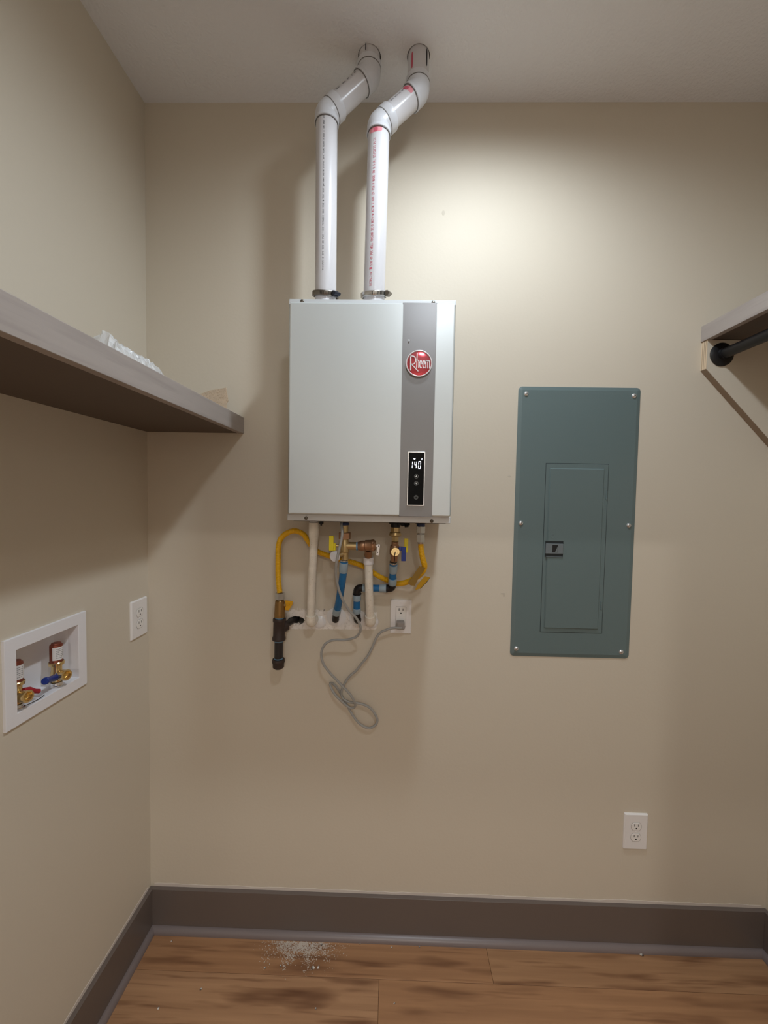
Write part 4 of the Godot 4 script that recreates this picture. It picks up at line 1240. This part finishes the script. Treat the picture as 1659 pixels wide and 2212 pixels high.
func shelves() -> void:
	var z1 := ZF
	var a := thing("shelf", "long taupe wooden shelf along the left wall above the washer box", "shelf", Vector3(0.16, 1.719, 0.95), "taupe closet shelves")
	part("board", plank_uv(mb().box(Vector3(0, 1.7535, 0), Vector3(0.305, 1.7715, z1), 0.0005), 2, 0), M.shelf, a)
	part("fascia", plank_uv(mb().box(Vector3(0.3052, 1.7189, 0), Vector3(0.3242, 1.7722, z1), 0.0016), 2, 1, 0.9, 0.12), M.shelf, a)
	part("underside", mb().box(Vector3(0, 1.7205, 0), Vector3(0.305, 1.7533, z1)), M.shelf_under_shaded, a, "underside with its shade put into the colour")
	var b := thing("shelf", "short visible end of the taupe wooden shelf on the right wall above the black rod", "shelf", Vector3(1.95, 2.03, 0.95), "taupe closet shelves")
	part("board", plank_uv(mb().box(Vector3(1.816, 2.0620, 0), Vector3(W, 2.0800, z1), 0.0005), 2, 0), M.shelf, b)
	part("fascia", plank_uv(mb().box(Vector3(1.7969, 2.0307, 0), Vector3(1.8159, 2.0808, z1), 0.0014), 2, 1, 0.9, 0.12), M.shelf, b)
	part("underside", mb().box(Vector3(1.816, 2.0322, 0), Vector3(W, 2.0618, z1)), M.shelf_under_shaded, b, "underside with its shade put into the colour")
	# plywood gusset under the right shelf, painted like the wall, raw at its front edge
	var g := thing("shelf_bracket", "triangular plywood bracket with a raw front edge under the right shelf", "bracket", Vector3(1.95, 1.62, 0))
	part("web", mb().prism(poly([1802.5, 2030.2, 1802.5, 1940.5, 2110, 1617.5, 2110, 2030.2]), 0.022), M.wall, g)
	var ed := mb()
	ed.box(Vector3(1.8010, 1.9410, 0.0002), Vector3(1.8025, 2.0302, 0.0220))
	var eo := part("raw_edge", ed, M.ply, g, "pale raw plywood edge")
	var la := mb()
	for k in 3: la.box(Vector3(1.8008, 1.9412, 0.004 + k * 0.0062), Vector3(1.8012, 2.0302, 0.0060 + k * 0.0062))
	part("ply_layers", la, M.plydark, eo)
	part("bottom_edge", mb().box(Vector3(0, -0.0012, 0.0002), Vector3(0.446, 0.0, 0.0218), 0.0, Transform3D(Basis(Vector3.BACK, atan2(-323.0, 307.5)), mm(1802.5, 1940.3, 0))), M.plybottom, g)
	var r := thing("closet_rod", "black round closet rod in a flange under the right shelf", "rod", Vector3(1.848, 1.985, 0.95))
	part("flange", mb().lathe([Vector2(0.0365, 0), Vector2(0.0365, 0.003), Vector2(0.030, 0.007), Vector2(0.0185, 0.009), Vector2(0.0185, 0.018), Vector2(0.012, 0.019)], Transform3D(Basis(Vector3.RIGHT, PI / 2), Vector3(1.847, 1.985, 0.022)), 40, 40.0), M.black, r)
	part("rod", rod(Vector3(1.847, 1.985, 0.030), Vector3(1.847, 1.985, ZF - 0.002), 0.0160), M.black, r)

# ---------------------------------------------------------------- washer outlet box
func washer_box() -> void:
	var t := thing("washer_box", "white recessed plastic washer outlet box in the left wall", "outlet box", Vector3(0, 1.003, 0.382))
	var y0 := 1.0320
	var y1 := 1.1712
	var z0 := 0.2990
	var z1 := 0.4644
	# face frame: an outline with the opening, as four mitred bars
	var fr := mb()
	var o := [1.0030, 1.2010, 0.2722, 0.4912]
	# nested rectangles from the outer edge over the face to the lip of the opening: x, inset
	var rings := []
	for q in [[0.0, 0.0, 0.0], [0.0048, 0.0, 0.0], [0.006, 0.0013, 0.0], [0.006, 0.0, 0.0016], [0.0046, 0.0, 0.0], [-0.002, 0.0, 0.0]]:
		var outer: bool = rings.size() < 3
		var e: float = q[1] if outer else -q[2]
		var c := [o[0] + e, o[1] - e, o[2] + e, o[3] - e] if outer else [y0 + e, y1 - e, z0 + e, z1 - e]
		rings.append([Vector3(q[0], c[0], c[2]), Vector3(q[0], c[1], c[2]), Vector3(q[0], c[1], c[3]), Vector3(q[0], c[0], c[3])])
	var away := [Vector3(0, 0, -1), Vector3(0, 1, 0), Vector3(0, 0, 1), Vector3(0, -1, 0)]
	for k in rings.size() - 1:
		for i in 4:
			var j := (i + 1) % 4
			var n0: Vector3 = [away[i], away[i], Vector3.RIGHT, Vector3.RIGHT, -away[i]][k]
			var n1: Vector3 = [away[i], Vector3.RIGHT, Vector3.RIGHT, -away[i], -away[i]][k]
			fr.quadn(rings[k][i], rings[k][j], rings[k + 1][j], rings[k + 1][i], n0, n0, n1, n1)
	part("face_frame", fr, M.white_plastic, t)
	var D := -0.046
	var tub := mb()
	tub.box(Vector3(D - 0.002, y0 - 0.002, z0 - 0.002), Vector3(D, y1 + 0.002, z1 + 0.002))
	tub.box(Vector3(D, y0 - 0.002, z0 - 0.002), Vector3(-0.0021, y0, z1 + 0.002))
	tub.box(Vector3(D, y1, z0 - 0.002), Vector3(-0.0021, y1 + 0.002, z1 + 0.002))
	tub.box(Vector3(D, y0, z0 - 0.002), Vector3(-0.0021, y1, z0))
	tub.box(Vector3(D, y0, z1), Vector3(-0.0021, y1, z1 + 0.002))
	part("tub", tub, M.white_plastic, t)
	part("tub_fillet", mb().prism(PackedVector2Array([Vector2(-0.046, 0.299), Vector2(-0.022, 0.299), Vector2(-0.036, 0.304), Vector2(-0.046, 0.314)]), y1 - y0, Transform3D(Basis(Vector3.RIGHT, Vector3.BACK, Vector3.UP), Vector3(0, y0, 0))), M.white_plastic, t)
	valve("washer valve with a dark blue lever at the right of the washer box", Vector3(-0.015, 0, 0.3425), 1.0, M.blue_plastic)
	valve("washer valve with a red lever half hidden at the left of the washer box", Vector3(-0.015, 0, 0.4470), -1.0, M.red_plastic)
	single("wire", mb().tube(curve(pts([1, 1037, 446, 2, 1035, 430, 2, 1034, 410, -2, 1034, 392]), 0.004), 0.0008, 8), M.dark, "thin dark wire lying on the floor of the washer box", "wire")

func valve(label: String, c: Vector3, side: float, lever: Material) -> void:
	var y := 1.032
	var t := thing("washer_valve", label, "valve", Vector3(c.x, y, c.z), "brass washer valves")
	part("base", mb().lathe([Vector2(0.0155, 0.0005), Vector2(0.0155, 0.002), Vector2(0.013, 0.004), Vector2(0.0125, 0.010)], Transform3D(Basis(), Vector3(c.x, y, c.z)), 28), M.chrome, t)
	part("body", mb().lathe([Vector2(0.0105, 0.004), Vector2(0.0105, 0.018), Vector2(0.0125, 0.022), Vector2(0.0125, 0.034), Vector2(0.0110, 0.040), Vector2(0.0110, 0.052), Vector2(0.0160, 0.054), Vector2(0.0165, 0.060), Vector2(0.0148, 0.062)], Transform3D(Basis(), Vector3(c.x, y, c.z)), 28), M.goldbrass, t)
	part("arrester", mb().lathe([Vector2(0.0145, 0.060), Vector2(0.0135, 0.063), Vector2(0.0135, 0.102), Vector2(0.0128, 0.1045), Vector2(0.0105, 0.1055), Vector2(0.0098, 0.1085), Vector2(1e-5, 0.109)], Transform3D(Basis(), Vector3(c.x, y, c.z)), 28), M.copper, t, "copper hammer arrester")
	var wrap := mb()
	var k := 18
	for i in k:
		var a0 := deg_to_rad(-62.0 + 124.0 * i / k)
		var a1 := deg_to_rad(-62.0 + 124.0 * (i + 1) / k)
		var base := deg_to_rad(20.0)
		var n0 := Vector3(cos(a0 + base), 0, sin(a0 + base))
		var n1 := Vector3(cos(a1 + base), 0, sin(a1 + base))
		var b := Vector3(c.x, y, c.z)
		wrap.quadn(b + n0 * 0.0137 + Vector3.UP * 0.068, b + n1 * 0.0137 + Vector3.UP * 0.068, b + n1 * 0.0137 + Vector3.UP * 0.1, b + n0 * 0.0137 + Vector3.UP * 0.1, n0, n1, n1, n0)
	var pl := part("paper_label", wrap, M.paper, t)
	var lines := mb()
	for i in 6:
		var yy := y + 0.073 + i * 0.0044
		for j in 5:
			if (i * 5 + j * 3) % 7 == 0: continue
			var an := deg_to_rad(-8.0 + j * 13.0)
			var n := Vector3(cos(an), 0, sin(an))
			var b := Vector3(c.x, yy, c.z) + n * 0.0138
			lines.box(Vector3(-0.0013, -0.0005, -0.0001), Vector3(0.0013, 0.0005, 0.0001), 0.0, Transform3D(Basis(Vector3.UP, PI / 2 - an), b))
	part("fine_print", lines, M.print_grey, pl)
	# threaded hose port reaching out of the box
	var p0 := Vector3(c.x, y + 0.026, c.z)
	var p1 := Vector3(0.016, y + 0.030, c.z + (0.006 if side > 0 else 0.0035))
	part("hose_port", mb().lathe([Vector2(0.0095, 0), Vector2(0.0095, 0.014), Vector2(0.0125, 0.016), Vector2(0.0130, 0.019), Vector2(0.0122, 0.021), Vector2(0.0130, 0.024), Vector2(0.0130, p0.distance_to(p1)), Vector2(0.0095, p0.distance_to(p1)), Vector2(0.0085, p0.distance_to(p1) - 0.012), Vector2(1e-5, p0.distance_to(p1) - 0.012)], along(p0, p1), 32), M.goldbrass, t)
	if side > 0:
		var a := Vector3(-0.006, 1.0585, c.z + 0.010)
		var b := Vector3(0.006, 1.0700, c.z + 0.052)
		part("lever", mb().tube(PackedVector3Array([a, a.lerp(b, 0.3), a.lerp(b, 0.75), b]), [0.0085, 0.0078, 0.0066, 0.0075], 20).add(rod(b - (b - a).normalized() * 0.004, b + (b - a).normalized() * 0.006, 0.0082).mesh(), Transform3D()), lever, t)
	else:
		var a := Vector3(-0.006, 1.068, c.z - 0.008)
		var b := Vector3(0.002, 1.052, c.z - 0.038)
		part("lever", mb().tube(PackedVector3Array([a, a.lerp(b, 0.35) + Vector3(0, 0.003, 0), a.lerp(b, 0.7), b]), [0.0065, 0.0065, 0.0052, 0.0050], 16), lever, t)

# ---------------------------------------------------------------- things left lying about
func small_things() -> void:
	# crumpled clear film on the left shelf
	var f := FastNoiseLite.new()
	f.seed = 8; f.frequency = 70.0; f.fractal_octaves = 2
	var m := mb()
	var nz := 40
	var nx := 18
	var P := []
	for i in nz + 1:
		var row := []
		for j in nx + 1:
			var u := float(i) / nz
			var w := float(j) / nx
			var z := 0.425 + u * 0.15
			var x := 0.245 + w * 0.072
			var env := pow(sin(PI * clampf(w, 0.0, 1.0)), 0.6) * clampf(u * 9.0, 0.0, 1.0) * clampf((1.0 - u) * 14.0, 0.0, 1.0)
			var spike := 0.012 * exp(-pow((u - 0.9) / 0.05, 2.0)) * (1.0 - absf(w - 0.5))
			var hgt := (0.029 + spike + f.get_noise_2d(x * 2.2, z * 2.6) * 0.009) * env
			row.append(Vector3(x + f.get_noise_2d(z, x + 3.0) * 0.004, 1.7735 + maxf(hgt, 0.0), z + f.get_noise_2d(x + 9.0, z) * 0.006))
		P.append(row)
	for i in nz:
		for j in nx:
			var a: Vector3 = P[i][j]
			var b: Vector3 = P[i + 1][j]
			var c: Vector3 = P[i + 1][j + 1]
			var d: Vector3 = P[i][j + 1]
			var n1 := (b - a).cross(c - a).normalized()
			var n2 := (c - a).cross(d - a).normalized()
			m.tri(a, b, c, n1, n1, n1)
			m.tri(a, c, d, n2, n2, n2)
	single("plastic_film", m, M.film, "crumpled clear plastic film lying on the left shelf", "plastic film")
	# torn drywall paper standing on the shelf near its end
	var cp := poly([214, 1772, 224, 1808, 232, 1817.5, 246, 1824, 262, 1831.5, 276, 1834, 291, 1835.5, 303, 1838, 312.5, 1839, 316, 1826, 319.5, 1812, 322.5, 1798, 317.5, 1789, 319, 1780, 320.5, 1772])
	var cm := mb().prism(cp, 0.003)
	for i in cm.v.size():
		var q := cm.v[i]
		cm.v[i] = Vector3(q.x, q.y, q.z + 0.112 + pow((q.x - 0.268) / 0.05, 2.0) * 0.008 - (q.y - 1.772) * 0.15)
	single("torn_card", cm, M.card, "torn tan piece of drywall paper standing on the end of the left shelf", "scrap")
	# crumbs of drywall on the floor
	var rng := RandomNumberGenerator.new()
	rng.seed = 14
	var spots := [
		[592, 103, 4.2, "left one of the two white crumbs lying side by side below the dust patch"], [609, 101, 4.0, "right one of the two white crumbs lying side by side below the dust patch"],
		[577, 41, 3.6, "white crumb in the middle of the dust patch close to the baseboard"], [607, 38, 3.2, "white crumb at the right of the dust patch close to the baseboard"],
		[157, 215, 3.4, "white crumb on the floor nearest the left baseboard and the camera"], [260, 167, 2.4, "tiny white crumb on the bare floor left of the dust patch"],
		[620, 200, 2.4, "tiny white crumb near the camera in front of the dust patch"], [1682, 32, 4.6, "lone white crumb at the foot of the baseboard under the right outlet"],
		[853, 181, 2.2, "tiny white crumb right of the short plank joint near the camera"], [846, 38, 2.4, "white crumb by the baseboard below the grey cord"],
		[738, 31, 2.2, "small white crumb by the baseboard right of the dust patch"], [438, 108, 2.8, "flat pale crumb at the left front of the dust patch"],
		[939, 33, 2.2, "small white crumb by the baseboard below the heater's right edge"], [99, 45, 2.0, "tiny white crumb by the baseboard in the left corner"],
		[487, 101, 2.4, "small pale crumb below the left part of the dust patch"]]
	for s in spots:
		var c := mm(s[0], s[2] * 0.45, s[1])
		var cr := mb().sphere(Vector3.ZERO, s[2] * 0.00125, Vector3(rng.randf_range(0.6, 0.9), 0.42, rng.randf_range(0.8, 1.25)), 8)
		for i in cr.v.size():
			var q := cr.v[i]
			cr.v[i] = c + Basis(Vector3.UP, rng.randf() * 0.02 + s[0]) * (q * (1.0 + 0.22 * sin(q.x * 1900.0 + q.z * 1300.0 + s[0])))
		single("drywall_crumb", cr, M.crumb, s[3], "crumb", "white drywall crumbs on the floor")
	# fine drywall dust by the baseboard: nobody could count it
	var flake := mb().box(Vector3(-0.0009, 0, -0.0013), Vector3(0.0009, 0.0004, 0.0013), 0.0001).mesh()
	var mmi := MultiMeshInstance3D.new()
	mmi.name = "drywall_dust"
	var mu := MultiMesh.new()
	mu.transform_format = MultiMesh.TRANSFORM_3D
	mu.mesh = flake
	var xs: Array[Transform3D] = []
	for i in 2600:
		var x := 0.540 + rng.randfn(0.0, 0.050)
		var z := 0.032 + absf(rng.randfn(0.0, 0.026)) * (1.0 + 0.4 * sin(x * 90.0))
		var k := rng.randf_range(0.35, 1.0)
		if rng.randf() < 0.06: k = rng.randf_range(1.1, 1.8)
		xs.append(Transform3D(Basis(Vector3.UP, rng.randf() * TAU).scaled(Vector3(k, k, k)), Vector3(x, 0.0002, z)))
	mu.instance_count = xs.size()
	for i in xs.size(): mu.set_instance_transform(i, xs[i])
	mmi.multimesh = mu
	mmi.material_override = M.dust
	mmi.set_meta("kind", "stuff")
	mmi.set_meta("label", "white drywall dust spilled on the floor against the back baseboard")
	mmi.set_meta("category", "dust")
	add_child(mmi, true)
